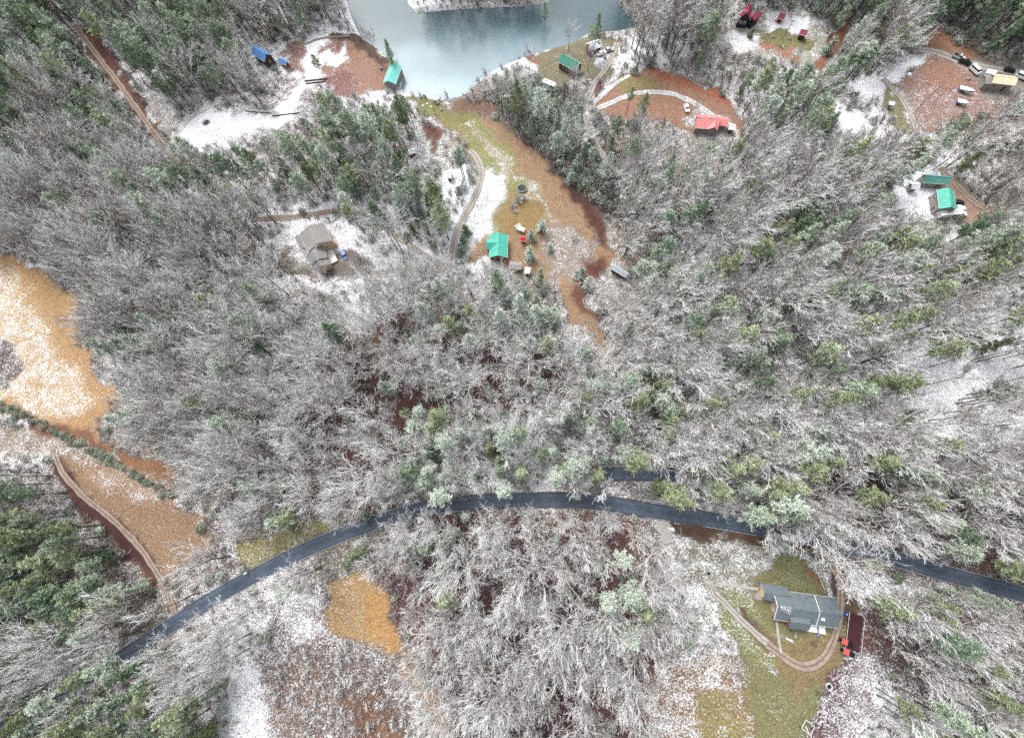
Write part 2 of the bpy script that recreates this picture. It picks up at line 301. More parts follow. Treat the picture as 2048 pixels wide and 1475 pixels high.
# ------------------------------------------------------------------ open ground and cover, traced on the ground
# (outline, colour, snow 0..1, edge softness, True where no tree stands or leans)
Z = [
 # under the trees
 ([(540,1010),(560,900),(640,760),(690,690),(790,620),(900,670),(1010,700),(1130,690),(1150,800),(980,830),(850,830),(800,900),(800,1040),(690,1030)],'#5a3334',.30,40,0),
 ([(780,1040),(880,1020),(1250,1030),(1310,1080),(1300,1200),(1330,1320),(1280,1475),(880,1475),(850,1330),(790,1250),(760,1130)],'#5c3638',.38,35,0),
 ([(1180,880),(1300,900),(1420,960),(1400,1010),(1220,1000)],'#6a5550',.6,20,0),
 ([(1780,640),(2048,600),(2048,900),(1900,900),(1820,800)],'#777076',.82,50,0),
 ([(1560,330),(1760,370),(1740,400),(1600,370)],'#94807c',.75,20,0),
 ([(1050,280),(1230,300),(1260,420),(1180,430),(1080,370)],'#4d3931',.30,25,0),
 ([(1580,900),(1900,960),(2048,1050),(2048,1200),(1800,1150),(1560,1060)],'#553a3c',.4,40,0),
 ([(1700,1200),(2048,1250),(2048,1420),(1760,1475),(1700,1400)],'#5a3a3c',.45,40,0),
 ([(1720,1330),(1850,1400),(2048,1380),(2048,1475),(1700,1475)],'#6b6468',.75,60,0),
 ([(440,430),(640,400),(760,410),(860,470),(900,500),(880,540),(700,520),(500,480)],'#77696a',.72,25,0),
 ([(560,70),(720,60),(720,160),(620,180),(560,130)],'#776d6c',.75,20,0),
 ([(330,200),(560,150),(640,170),(640,230),(560,270),(360,260)],'#6d5a58',.6,20,0),
 ([(890,330),(945,330),(950,380),(930,430),(880,500),(850,520),(820,440),(870,400)],'#75706c',.8,15,0),
 ([(160,60),(185,60),(250,150),(310,250),(335,300),(315,290),(250,200),(170,100)],'#6b3a2b',.06,5,1),
 ([(300,190),(345,195),(350,250),(320,270),(295,215)],'#8a7f74',.55,10,1),
 # left fields
 ([(0,480),(45,512),(100,555),(165,600),(150,645),(158,690),(190,740),(240,785),(205,820),(190,850),(205,905),(130,862),(60,838),(0,815)],'#b78644',.30,6,1),
 ([(0,500),(40,535),(60,600),(90,640),(140,720),(200,790),(190,815),(120,835),(60,820),(0,790)],'#bf9a58',.56,25,1),
 ([(40,515),(160,600),(150,645),(158,690),(120,680),(90,620),(55,560)],'#b48740',.22,22,1),
 ([(0,680),(30,682),(44,705),(45,745),(30,785),(0,795)],'#5b4840',.52,4,1),
 ([(50,825),(120,850),(205,885),(215,910),(150,890),(60,860)],'#7b4a2d',.25,8,1),
 ([(205,880),(245,900),(345,930),(352,972),(300,955),(210,905)],'#95622e',.22,6,1),
 ([(0,822),(100,868),(210,915),(240,930),(130,930),(100,915),(0,915)],'#8d7860',.52,8,1),
 ([(118,925),(240,925),(330,975),(395,1040),(419,1085),(400,1118),(335,1150),(300,1110),(210,1010),(140,960)],'#96714a',.36,5,1),
 ([(160,930),(240,935),(330,985),(310,1010),(220,980)],'#a37e5a',.50,18,1),
 ([(100,925),(125,925),(190,1000),(260,1050),(320,1145),(300,1165),(240,1090),(150,1010)],'#54282a',.12,5,1),
 ([(420,1000),(490,1010),(495,1130),(430,1160),(400,1120),(425,1080)],'#59453f',.55,12,0),
 ([(480,1085),(560,1065),(660,1040),(672,1065),(600,1090),(505,1140),(490,1130)],'#8d8434',.46,8,1),
 # bottom clearing
 ([(530,1205),(640,1180),(660,1260),(720,1290),(800,1330),(870,1475),(440,1475),(465,1330),(540,1290)],'#6b5a54',.56,10,1),
 ([(560,1295),(700,1290),(800,1350),(830,1475),(600,1475),(545,1400)],'#6f5a50',.50,20,1),
 ([(690,1380),(760,1370),(850,1475),(700,1475)],'#7a5238',.34,25,1),
 ([(465,1320),(530,1330),(545,1475),(445,1475)],'#8e8988',.74,15,1),
 ([(550,1205),(640,1190),(640,1270),(570,1280)],'#857a77',.66,15,1),
 ([(655,1165),(735,1140),(778,1190),(790,1250),(803,1295),(780,1305),(720,1285),(652,1255)],'#b28a45',.40,5,1),
 ([(790,1290),(806,1295),(862,1370),(897,1420),(905,1475),(870,1450),(800,1335)],'#a87c40',.40,8,0),
 ([(720,1180),(775,1195),(790,1260),(800,1310),(740,1270)],'#bd8631',.12,12,1),
 # brick house garden
 ([(1300,1330),(1440,1300),(1480,1370),(1560,1475),(1290,1475)],'#84663f',.58,12,1),
 ([(1390,1390),(1470,1380),(1520,1475),(1400,1475)],'#8c8138',.42,20,1),
 ([(1330,1055),(1420,1052),(1560,1075),(1650,1100),(1660,1140),(1640,1190),(1430,1200),(1380,1130)],'#7d7c66',.56,15,1),
 ([(1340,1040),(1450,1048),(1560,1066),(1650,1092),(1650,1110),(1560,1095),(1440,1075),(1345,1062)],'#5c3f2c',.12,6,1),
 ([(1500,1180),(1560,1112),(1620,1118),(1650,1180),(1660,1200),(1700,1260),(1690,1340),(1640,1375),(1600,1475),(1535,1475),(1480,1370),(1500,1340),(1445,1245)],'#7a7b42',.34,7,1),
 ([(1420,1180),(1500,1180),(1520,1210),(1560,1290),(1600,1320),(1560,1350),(1480,1290),(1420,1210)],'#7b8340',.50,12,1),
 ([(1380,1170),(1425,1175),(1435,1230),(1390,1225)],'#8f9184',.62,16,1),
 ([(1570,1280),(1690,1280),(1680,1330),(1640,1380),(1590,1390),(1560,1340)],'#8a7440',.22,15,1),
 ([(1610,1120),(1640,1150),(1648,1185),(1620,1160)],'#8a5b38',.1,10,1),
 ([(1480,1215),(1520,1240),(1560,1280),(1548,1300),(1500,1260)],'#6b5442',.15,6,1),
 ([(1660,1130),(1700,1140),(1715,1250),(1690,1260),(1672,1200)],'#4d423c',.14,8,1),
 ([(1645,1350),(1700,1320),(1745,1340),(1735,1400),(1690,1475),(1600,1475)],'#56333a',.55,8,1),
 ([(1700,1330),(1745,1310),(1745,1400),(1700,1475),(1680,1475)],'#7c7276',.58,10,1),
 # middle meadow
 ([(835,198),(905,222),(990,240),(1065,300),(1150,385),(1205,440),(1228,500),(1205,545),(1160,580),(1175,630),(1225,700),(1205,705),(1150,640),(1120,590),(1100,545),(1050,548),(960,520),(905,510),(925,440),(958,345),(942,295),(900,262),(865,240)],'#a27c50',.28,8,1),
 ([(845,203),(905,222),(960,238),(1000,280),(1062,370),(1075,410),(1000,470),(945,470),(950,380),(960,330),(940,290),(875,240)],'#8b8f3a',.36,8,1),
 ([(985,380),(1070,390),(1085,440),(1060,480),(1000,470),(985,430)],'#9b7c36',.10,12,1),
 ([(957,350),(1015,330),(1010,400),(975,470),(920,520),(903,500),(930,430)],'#a5aca0',.70,14,1),
 ([(920,235),(935,240),(1000,300),(1065,375),(1115,432),(1100,436),(1050,380),(985,310)],'#9c8f60',.50,5,1),
 ([(1090,440),(1150,450),(1195,520),(1150,565),(1100,545),(1085,490)],'#91806f',.48,12,1),
 ([(1125,375),(1165,385),(1215,445),(1225,500),(1190,470)],'#5e3225',.22,8,1),
 ([(1160,530),(1215,505),(1205,545),(1165,585),(1210,650),(1200,660),(1150,600)],'#6f3c2a',.22,10,1),
 ([(1180,640),(1200,640),(1230,700),(1275,790),(1335,900),(1315,910),(1255,800)],'#8b8583',.55,6,0),
 ([(790,185),(845,198),(880,212),(940,215),(960,240),(880,240),(840,225),(815,200)],'#84853a',.12,6,1),
 ([(905,205),(985,200),(1000,235),(920,225)],'#7d5a42',.3,8,1),
 ([(835,245),(870,260),(900,330),(895,345),(850,300)],'#86846a',.6,12,1),
 ([(845,245),(875,270),(870,300),(845,270)],'#74402f',.2,8,0),
 # boat house shore
 ([(560,100),(640,70),(720,80),(780,118),(800,150),(775,185),(700,190),(640,165),(600,150)],'#9b6a55',.42,8,1),
 ([(690,100),(750,95),(795,135),(770,180),(715,150)],'#a07058',.26,10,1),
 ([(640,58),(705,72),(780,112),(800,140),(775,132),(740,104),(660,78)],'#513c33',.2,5,1),
 ([(350,272),(366,250),(386,226),(410,221),(468,218),(482,232),(540,241),(548,230),(562,212),(583,180),(600,158),(606,132),(640,112),(690,92),(684,122),(650,142),(618,172),(594,203),(596,232),(560,248),(510,260),(440,264),(400,276)],'#a8a6a4',.85,6,1),
 ([(612,70),(650,60),(650,150),(600,150)],'#8d8986',.8,10,1),
 ([(655,150),(720,150),(700,185),(650,180)],'#8a5346',.4,8,1),
 # grey-roofed house yard
 ([(500,495),(560,452),(640,428),(740,432),(765,470),(755,520),(700,585),(650,590),(560,545),(520,525)],'#75675f',.74,10,0),
 ([(520,505),(560,500),(610,520),(650,560),(590,552),(540,535)],'#6f6152',.38,14,0),
 ([(665,500),(705,490),(735,520),(740,545),(690,565),(655,540)],'#6e655c',.35,14,0),
 
 # red field and its house
 ([(1180,215),(1200,190),(1240,158),(1300,140),(1350,148),(1420,186),(1480,225),(1495,262),(1440,275),(1385,270),(1300,240),(1200,228)],'#a2704f',.22,6,1),
 ([(1225,170),(1300,155),(1330,185),(1250,190)],'#918243',.15,12,1),
 ([(1270,138),(1330,138),(1400,168),(1480,218),(1470,222),(1400,180),(1330,150)],'#b4572a',.1,3,1),
 ([(1380,205),(1440,225),(1470,245),(1480,275),(1390,290),(1375,240)],'#8f8c80',.6,8,1),
 ([(1180,100),(1215,110),(1200,160),(1180,190)],'#7a4a46',.2,6,1),
 # lake cottages
 ([(1060,110),(1140,80),(1200,70),(1240,75),(1240,110),(1215,160),(1100,175),(1080,160)],'#7c7550',.35,10,1),
 ([(1045,112),(1075,108),(1078,120),(1050,124)],'#a25c3d',.05,3,1),
 ([(1195,105),(1232,95),(1235,120),(1200,140)],'#9a9c9e',.6,6,1),
 # upper right yards
 ([(1340,0),(1460,0),(1465,40),(1420,80),(1370,40)],'#8a7f73',.5,10,0),
 ([(1425,95),(1450,55),(1475,30),(1545,18),(1620,24),(1655,60),(1640,125),(1560,128),(1480,108)],'#8d8a6a',.55,6,1),
 ([(1545,22),(1618,28),(1600,58),(1570,62),(1540,50)],'#b9c4bd',.85,5,1),
 ([(1525,65),(1570,58),(1620,80),(1610,98),(1540,95)],'#8a8443',.1,4,1),
 ([(1440,70),(1520,70),(1530,100),(1470,105)],'#b3b0a8',.8,10,1),
 ([(1515,92),(1600,98),(1590,112),(1520,112)],'#b06a45',.40,5,1),
 ([(1690,38),(1702,42),(1690,85),(1645,140),(1630,130),(1665,80)],'#9b5836',.14,5,1),
 ([(1845,100),(1858,52),(1875,55),(1915,90),(1970,120),(1920,118)],'#a9714a',.12,5,1),
 ([(1690,165),(1760,155),(1830,108),(1860,105),(1850,150),(1790,180),(1780,200),(1700,195)],'#a4a2a4',.85,10,1),
 ([(1800,160),(1850,112),(1960,132),(1990,160),(2000,230),(1900,235),(1850,275),(1830,230)],'#966b58',.46,10,1),
 ([(1860,130),(1930,140),(1950,170),(1900,185),(1840,150)],'#a06a50',.34,12,1),
 ([(1770,165),(1800,180),(1825,240),(1840,275),(1800,260),(1780,240)],'#86804e',.3,8,1),
 ([(1676,228),(1700,222),(1748,248),(1735,264),(1680,260)],'#a9a9ab',.9,6,1),
 ([(1960,120),(2048,145),(2048,190),(1960,190)],'#8e8680',.3,8,1),
 ([(1785,372),(1830,345),(1870,350),(1870,420),(1880,445),(1820,440),(1790,410)],'#96948f',.8,8,1),
 ([(1880,340),(1910,360),(1975,420),(1930,445),(1890,430)],'#a68069',.25,8,1),
 ([(2010,240),(2048,235),(2048,265),(2010,262)],'#96948f',.3,8,1),
]
DEFAULT = ('#6f695c', .62)

# ------------------------------------------------------------------ ground sheet
def axis(lo, hi, step, far):
    a = list(np.arange(lo, hi + .01, step)); s = step
    up = []; v = a[-1]
    while v < far: s *= 1.35; v += s; up.append(v)
    s = step; dn = []; v = a[0]
    while v > -far: s *= 1.35; v -= s; dn.append(v)
    return np.array(dn[::-1] + a + up)
gx = axis(-275, 250, 1.0, 2600); gy = axis(-95, 245, 1.0, 2600)
X, Y = np.meshgrid(gx, gy); Zt = np.zeros_like(X)
fine = (np.abs(X) < 400) & (Y > -200) & (Y < 420)
Zt[fine] = terrain(X[fine], Y[fine])
def vnoise(x, y, s, seed):
    r = np.random.default_rng(seed); G = r.random((64, 64)); x = x/s; y = y/s
    xi = np.floor(x).astype(int); yi = np.floor(y).astype(int); fx = x-xi; fy = y-yi; fx = fx*fx*(3-2*fx); fy = fy*fy*(3-2*fy)
    g = lambda a, b: G[a % 64, b % 64]
    return (g(xi, yi)*(1-fx)+g(xi+1, yi)*fx)*(1-fy) + (g(xi, yi+1)*(1-fx)+g(xi+1, yi+1)*fx)*fy
U, V = project(X, Y, Zt)
U2 = U + (vnoise(X, Y, 6, 1)-.5)*26 + (vnoise(X, Y, 1.7, 2)-.5)*9; V2 = V + (vnoise(X, Y, 6, 3)-.5)*26 + (vnoise(X, Y, 1.7, 4)-.5)*9
C = np.zeros(X.shape + (4,)); C[..., :3] = lin(DEFAULT[0]); C[..., 3] = DEFAULT[1] + (vnoise(X, Y, 22, 5)-.5)*.35
tint = vnoise(X, Y, 30, 6)[..., None]; C[..., :3] = C[..., :3]*(1-tint*.5) + np.array(lin('#54382f'))*tint*.5
visible = (U > -500) & (U < 2550) & (V > -400) & (V < 1900) & fine
for poly, c, sn, soft, clear in Z:
    q = [p for p in poly]
    xs = [p[0] for p in q]; ys = [p[1] for p in q]
    # outlines that touch the frame run on beyond it
    q = [(p[0]-160 if p[0] <= 0 else (p[0]+160 if p[0] >= 2048 else p[0]), p[1]+120 if p[1] >= 1475 else (p[1]-40 if p[1] <= 0 else p[1])) for p in q]
    m = visible & (U2 > min(xs)-200) & (U2 < max(xs)+200) & (V2 > min(ys)-160) & (V2 < max(ys)+160)
    s = sdist(U2[m], V2[m], q); soft = soft*1.6; w = np.clip((s + soft*.5)/max(soft, .5), 0, 1); w = w*w*(3-2*w)
    lc_ = np.array(lin(c)); lc_ = lc_*.60 + lc_.mean()*.30; tgt = np.array([*lc_, sn]); cur = C[m]; C[m] = cur*(1-w[:, None]) + tgt*w[:, None]
nx, ny = len(gx), len(gy)
idx = np.arange(nx*ny).reshape(ny, nx)
quads = np.stack([idx[:-1, :-1], idx[:-1, 1:], idx[1:, 1:], idx[1:, :-1]], -1).reshape(-1, 4)
me = bpy.data.meshes.new('ground'); me.vertices.add(nx*ny); me.loops.add(len(quads)*4); me.polygons.add(len(quads))
me.vertices.foreach_set('co', np.stack([X, Y, Zt], -1).ravel()); me.loops.foreach_set('vertex_index', quads.ravel())
me.polygons.foreach_set('loop_start', np.arange(len(quads))*4); me.polygons.foreach_set('use_smooth', np.ones(len(quads), bool))
me.update(calc_edges=True); at_ = me.attributes.new('zone', 'FLOAT_COLOR', 'POINT'); at_.data.foreach_set('color', np.clip(C, 0, 1).astype(np.float32).ravel())
me.materials.append(M['ground']); ground = bpy.data.objects.new('ground', me); COL.objects.link(ground); structure(ground)

# lake
def flat_poly(name, pts, z, mat):
    me = bpy.data.meshes.new(name); me.from_pydata([(a, b, z) for a, b in pts], [], [tuple(range(len(pts)))]); me.materials.append(mat)
    o = bpy.data.objects.new(name, me); COL.objects.link(o); return structure(o)
lc = LAKE_W.mean(0)
lp = []
for i, (a, b) in enumerate(LAKE_W):           # a little past the waterline, under the bank
    p0 = LAKE_W[i-1]; p1 = LAKE_W[(i+1) % len(LAKE_W)]; t = p1-p0; n = np.array([-t[1], t[0]])/np.hypot(*t)
    lp.append((a + n[0]*4, b + n[1]*4))
_ar = sum(LAKE_W[i-1][0]*LAKE_W[i][1]-LAKE_W[i][0]*LAKE_W[i-1][1] for i in range(len(LAKE_W)))
if _ar > 0: lp = [(2*LAKE_W[i][0]-a, 2*LAKE_W[i][1]-b) for i, (a, b) in enumerate(lp)]
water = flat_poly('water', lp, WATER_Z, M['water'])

# ------------------------------------------------------------------ roads and paths draped on the ground
def resample(pts, step):
    out = [np.array(pts[0], float)]
    P = [np.array(p, float) for p in pts]; P = [2*P[0]-P[1]] + P + [2*P[-1]-P[-2]]
    for i in range(1, len(P)-2):
        n = max(1, int(np.hypot(*(P[i+1]-P[i]))/step))
        for k in range(1, n+1):
            t = k/n; a, b, c, d = P[i-1:i+3]
            out.append(.5*((2*b) + (-a+c)*t + (2*a-5*b+4*c-d)*t*t + (-a+3*b-3*c+d)*t**3))
    return np.array(out)
PATHS = []
def ribbon(name, px, width, mat, lift=.10, rag=.12, cross=8, keep=True):
    w = resample([ground_at(a, b)[:2] for a, b in px], 1.2)
    t = np.gradient(w, axis=0); t /= np.hypot(t[:, 0], t[:, 1])[:, None]; n = np.stack([-t[:, 1], t[:, 0]], 1)
    rows = []; ks = np.linspace(-.5, .5, cross+1)
    jl = 1+rag*(vnoise(w[:, 0], w[:, 1], 2.6, 31)-.5)*2; jr = 1+rag*(vnoise(w[:, 0], w[:, 1], 2.6, 32)-.5)*2
    for k in ks: rows.append(w + n*(k*width*(jl if k < 0 else jr))[:, None])
    P = np.stack(rows, 1); Zp = terrain(P[..., 0], P[..., 1]) + lift
    v = np.concatenate([P, Zp[..., None]], -1).reshape(-1, 3); c = cross+1
    f = [(i*c+j, (i+1)*c+j, (i+1)*c+j+1, i*c+j+1) for i in range(len(w)-1) for j in range(cross)]
    me = bpy.data.meshes.new(name); me.from_pydata(v.tolist(), [], f); me.materials.append(mat); me.polygons.foreach_set('use_smooth', [True]*len(f))
    ac = me.attributes.new('across', 'FLOAT', 'POINT'); ac.data.foreach_set('value', np.tile(ks, len(w)))
    o = bpy.data.objects.new(name, me); COL.objects.link(o); structure(o)
    if keep: PATHS.append((w, width))
    return w, n
ROAD = [(-60,1500),(0,1462),(80,1412),(150,1368),(230,1322),(300,1278),(360,1238),(440,1188),(520,1144),(600,1104),(700,1062),(800,1029),(880,1011),(960,1003),(1060,999),(1150,1001),(1220,1008),(1300,1020),(1400,1035),(1500,1052),(1600,1070),(1680,1088),(1760,1108),(1850,1134),(1950,1162),(2048,1188),(2120,1210)]
rw, rn = ribbon('road', ROAD, 5.7, M['asphalt'], .14, .03)
ribbon('road', [(1205,948),(1270,947),(1350,949)], 5.0, M['asphalt'], .12, .05)
for off in (-2.6, 2.6):                      # thin painted edge lines
    mb = MB(); e = rw + rn*off
    for i in range(0, len(e)-1):
        if vnoise(e[i:i+1, 0], e[i:i+1, 1], 9, 8)[0] < .35: continue
        a, b = e[i], e[i+1]; n = rn[i]*.05; z0 = tz(*a)+.165; z1 = tz(*b)+.165
        mb.add([(a[0]-n[0], a[1]-n[1], z0), (b[0]-n[0], b[1]-n[1], z1), (b[0]+n[0], b[1]+n[1], z1), (a[0]+n[0], a[1]+n[1], z0)], [(0, 3, 2, 1)])
    structure(mb.build('road_marking', M['line']))
D = lambda px, w, m, lift=.09, rag=.28, name='driveway': ribbon(name, px, w, M[m], lift, rag)
D([(150,50),(190,105),(225,150),(265,205),(300,255),(338,305),(350,330)], 2.9, 'dirt')
D([(338,300),(358,262),(390,228),(430,208),(480,192),(500,186)], 2.8, 'pale')
D([(560,106),(590,96),(640,78),(700,72)], 1.3, 'dirt')
D([(505,438),(560,436),(620,430),(690,421),(735,434),(780,462),(830,498),(880,528)], 2.6, 'dirt')
D([(940,300),(955,318),(963,345),(955,382),(930,430),(910,475),(902,520),(890,540),(850,536),(790,545),(740,550)], 3.0, 'gravel', .10)
D([(1234,85),(1216,130),(1188,168),(1172,212),(1176,250),(1200,300),(1240,350)], 2.8, 'gravel')
D([(1260,150),(1225,172),(1190,205),(1172,230)], 2.0, 'pale', .115)
D([(1195,218),(1225,204),(1262,190),(1310,184),(1360,193),(1400,214),(1445,245)], 2.6, 'pale')
D([(1765,158),(1786,178),(1805,200),(1822,232),(1836,268)], 2.6, 'gravel')
D([(1768,155),(1780,138),(1800,125)], 2.0, 'pale', .12)
D([(1830,98),(1870,104),(1920,122),(1960,132),(2000,140),(2060,150)], 4.2, 'gravel')
D([(1880,335),(1915,372),(1945,400),(1985,425)], 3.0, 'dirt')
D([(2060,372),(2020,400),(1980,425)], 2.6, 'dirt', .12)
D([(112,915),(126,945),(160,985),(205,1022),(250,1062),(288,1105),(312,1142),(330,1170),(345,1212),(352,1232)], 2.3, 'dirt')
D([(1412,1168),(1432,1188),(1462,1218),(1500,1255),(1540,1290)], 2.3, 'gravel')
D([(1534,1286),(1562,1308),(1600,1330),(1628,1328),(1650,1310),(1664,1285),(1672,1262),(1678,1230),(1680,1190),(1678,1155),(1660,1125)], 2.8, 'dirt', .115)
D([(1408,1162),(1460,1169),(1516,1177)], 1.0, 'concrete', .14, .05, 'path')
D([(1553,1242),(1556,1270),(1562,1305)], .8, 'concrete', .14, .05, 'path')
D([(1455,0),(1463,20),(1452,40),(1435,55)], 2.2, 'gravel')
D([(1320,1040),(1330,1065),(1335,1085)], 3.5, 'concrete', .125)

# ------------------------------------------------------------------ tree shapes
def unit(v): return v/(np.linalg.norm(v)+1e-9)
def limb(mb, r, p, d, L, rad, level, maxl, curl, up, mi=0):
    n = 5 if level < 2 else 4; pts = [p]; q = p.copy(); dd = d.copy()
    for i in range(n-1):
        dd = unit(dd + r.normal(0, curl, 3) + np.array([0, 0, up])); q = q + dd*L/(n-1); pts.append(q)
    rr = [max(rad*(1-.6*i/(n-1)), .028) for i in range(n)]
    mb.tube(pts, rr, 4 if level == 0 else 3, mi)
    if level >= maxl: return
    k = {0: 7, 1: 5, 2: 4}[level] if level < 3 else 2
    for j in range(k):
        t = .22 + .78*(j + r.random()*.7)/k; t = min(t, .98); i = min(int(t*(n-1)), n-2); a = t*(n-1)-i
        pp = pts[i]*(1-a) + pts[i+1]*a; di = unit(pts[i+1]-pts[i])
        side = unit(np.cross(di, r.normal(0, 1, 3))); ang = r.uniform(.35, .8)
        nd = unit(di*math.cos(ang) + side*math.sin(ang) + np.array([0, 0, .12]))
        limb(mb, r, pp, nd, L*r.uniform(.36, .60), rr[i]*.68, level+1, maxl, curl*1.15, up, mi)
def hardwood(seed, H=23, spread=6.2, nl=8, maxl=3, thick=1.0, crown_from=.42):
    r = np.random.default_rng(seed); tr = MB(); cr = MB()
    lean = r.normal(0, .025, 2); pts = []; nseg = 6; top = H*.72
    for i in range(nseg):
        z = top*i/(nseg-1); pts.append(np.array([lean[0]*z + r.normal(0, .12)*(i > 0), lean[1]*z + r.normal(0, .12)*(i > 0), z - (.4 if i == 0 else 0)]))
    rad = [(.26*(1-i/(nseg-1)) + .10)*thick for i in range(nseg)]
    tr.tube(pts, rad, 6)
    for j in range(nl):
        t = crown_from/.72 + (1-crown_from/.72)*(j+.3)/nl; t = min(t, 1); i = min(int(t*(nseg-1)), nseg-2); a = t*(nseg-1)-i
        p = pts[i]*(1-a)+pts[i+1]*a; az = j*2.4 + r.uniform(-.4, .4)
        el = r.uniform(.5, .9) + .4*(j/nl); L = (H - p[2])*r.uniform(.80, 1.0)/max(math.sin(el), .55)
        L = min(L, spread*1.25/max(math.cos(el), .45))
        limb(cr, r, p, np.array([math.cos(az)*math.cos(el), math.sin(az)*math.cos(el), math.sin(el)]), L, .125*thick, 0, maxl, .11, .05)
    return tr, cr
def blades(mb, r, p, L, k, flat=.55, mi=0, w=.12):
    for _ in range(k):
        d = r.normal(0, 1, 3); d[2] = abs(d[2])*flat if r.random() < .7 else d[2]*flat; d = unit(d); s = unit(np.cross(d, r.normal(0, 1, 3)))*w
        e = p + d*L*r.uniform(.6, 1.15)
        b = len(mb.v); m = (p+e)/2
        mb.v += [tuple(p), tuple(m+s), tuple(e), tuple(m-s)]; mb.f.append((b, b+1, b+2, b+3)); mb.mi.append(mi)
def pine(seed, H=22, cb=.5, rad=3.6, shape='round', dens=1.0):
    r = np.random.default_rng(seed); tr = MB(); cr = MB(); lx, ly = r.normal(0, .015, 2)
    ax = lambda z: np.array([lx*z, ly*z, z])
    tr.tube([ax(z) - (np.array([0, 0, .4]) if z == 0 else 0) for z in np.linspace(0, H*.97, 6)], [.26*(1-i/5)+.04 for i in range(6)], 6)
    z = H*cb
    while z < H*.985:
        t = (z-H*cb)/(H*(1-cb))
        if shape == 'round': rr = rad*(math.sin(math.pi*min(1, .18+.82*t))**.55)*(1-.25*t)
        elif shape == 'cone': rr = rad*(1-t)**.85 + .25
        else: rr = rad*(.75+.25*r.random())*(1-t**2.2)
        for j in range(5):
            if r.random() < .2: continue
            az = r.uniform(0, 6.283); L = rr*r.uniform(.5, 1.3)
            el = {'round': r.uniform(.05, .55), 'cone': r.uniform(-.25, .1), 'layer': r.uniform(0, .25)}[shape] + .3*t
            d = np.array([math.cos(az)*math.cos(el), math.sin(az)*math.cos(el), math.sin(el)]); p = ax(z + r.uniform(-.3, .3))
            if shape != 'cone': tr.tube([p, p + d*L*.85], [.055, .03], 3)
            nt_ = max(3, int(L*1.9*dens))
            for q in range(nt_):
                u = (.25 if shape == 'cone' else .42) + (.75 if shape == 'cone' else .6)*(q+r.random())/nt_
                pp = p + d*L*u + r.normal(0, .22, 3)*(1, 1, .6)
                blades(cr, r, pp, 1.05, 7, .75)
        z += .62 if shape == 'cone' else .75
    blades(cr, r, ax(H), .7, 10, 1.2)
    return tr, cr
def shrub(seed, H=2.6, spread=1.5, n=14, blade=0):
    r = np.random.default_rng(seed); mb = MB()
    for j in range(n):
        az = r.uniform(0, 6.283); el = r.uniform(.5, 1.35)
        limb(mb, r, np.array([r.normal(0, .15), r.normal(0, .15), -.1]), np.array([math.cos(az)*math.cos(el), math.sin(az)*math.cos(el), math.sin(el)]), H*r.uniform(.6, 1.05), .05, 1, 2, .2, .02)
    if blade:
        for _ in range(blade):
            a = r.uniform(0, 6.283); q = spread*math.sqrt(r.random()); z = H*.95*math.sqrt(max(0, 1-(q/spread)**2))*r.uniform(.6, 1)
            blades(mb, r, np.array([q*math.cos(a), q*math.sin(a), z]), .4, 4, .8, 1, .12)
    return mb
class Kind: pass
def make_kind(parts, mats, H, rad):
    k = Kind(); k.trunk = parts[0].mesh('trunk', mats[0], True); k.crown = parts[1].mesh('crown', mats[1], False); k.H = H; k.rad = rad
    both = MB(); both.add(parts[0].v, parts[0].f, 0); both.add(parts[1].v, parts[1].f, 1)
    k.both = both.mesh('tree', [mats[0], mats[1]]); return k
HW = []
for s, (H, sp, nl, ml, th) in enumerate([(25, 6.0, 11, 3, 1.05), (23, 5.0, 9, 3, 1), (26, 7.2, 12, 3, 1.2), (22, 4.0, 8, 3, .85), (24, 5.6, 11, 3, 1), (21, 3.6, 8, 3, .8), (25, 4.6, 9, 3, .9), (18, 4.8, 10, 3, .85), (22, 6.8, 10, 3, 1.15), (24, 3.4, 7, 3, .75), (20, 5.6, 7, 3, 1.0), (26, 5.2, 10, 3, .95)]):
    HW.append(make_kind(hardwood(100+s, H, sp, nl, ml, th), (M['trunk'], M['bark']), H, sp))
POLE = [make_kind(hardwood(200+s, H, 2.2, 7, 2, .62, .5), (M['trunk'], M['bark']), H, 2.2) for s, H in enumerate((22, 19, 24, 16))]
PN = []
for tone in range(4):
    for s, (H, cb, rd, sh) in enumerate([(23, .52, 4.3, 'round'), (21, .55, 3.7, 'round'), (24, .42, 3.8, 'layer'), (18, .14, 3.0, 'cone')]):
        PN.append(make_kind(pine(300+s+10*tone, H, cb, rd, sh), (M['trunk'], NEEDLE[tone]), H, rd))
CEDAR = [make_kind(pine(400+s, 6.5, .03, 2.1, 'cone', 1.5), (M['trunk'], NEEDLE[1 if s < 2 else 0]), 6.5, 2.1) for s in range(3)]
BRUSH = [shrub(500+s, 2.4+.4*s, 1.5).mesh('brush', [M['twig']]) for s in range(3)]
EBRUSH = [shrub(510+s, 2.2+.3*s, 1.4, 8, 90).mesh('brush', [M['twig'], NEEDLE[1 if s % 2 == 0 else 0]]) for s in range(2)]
BBRUSH = [shrub(520+s, .9+.3*s, .8, 9).mesh('brush', [M['brown'] if s else M['twig']]) for s in range(2)]
SBRUSH = [shrub(530, 1.6, 1.1, 26).mesh('brush', [M['bark']]), shrub(531, 2.0, 1.4, 22).mesh('brush', [M['bark']])]

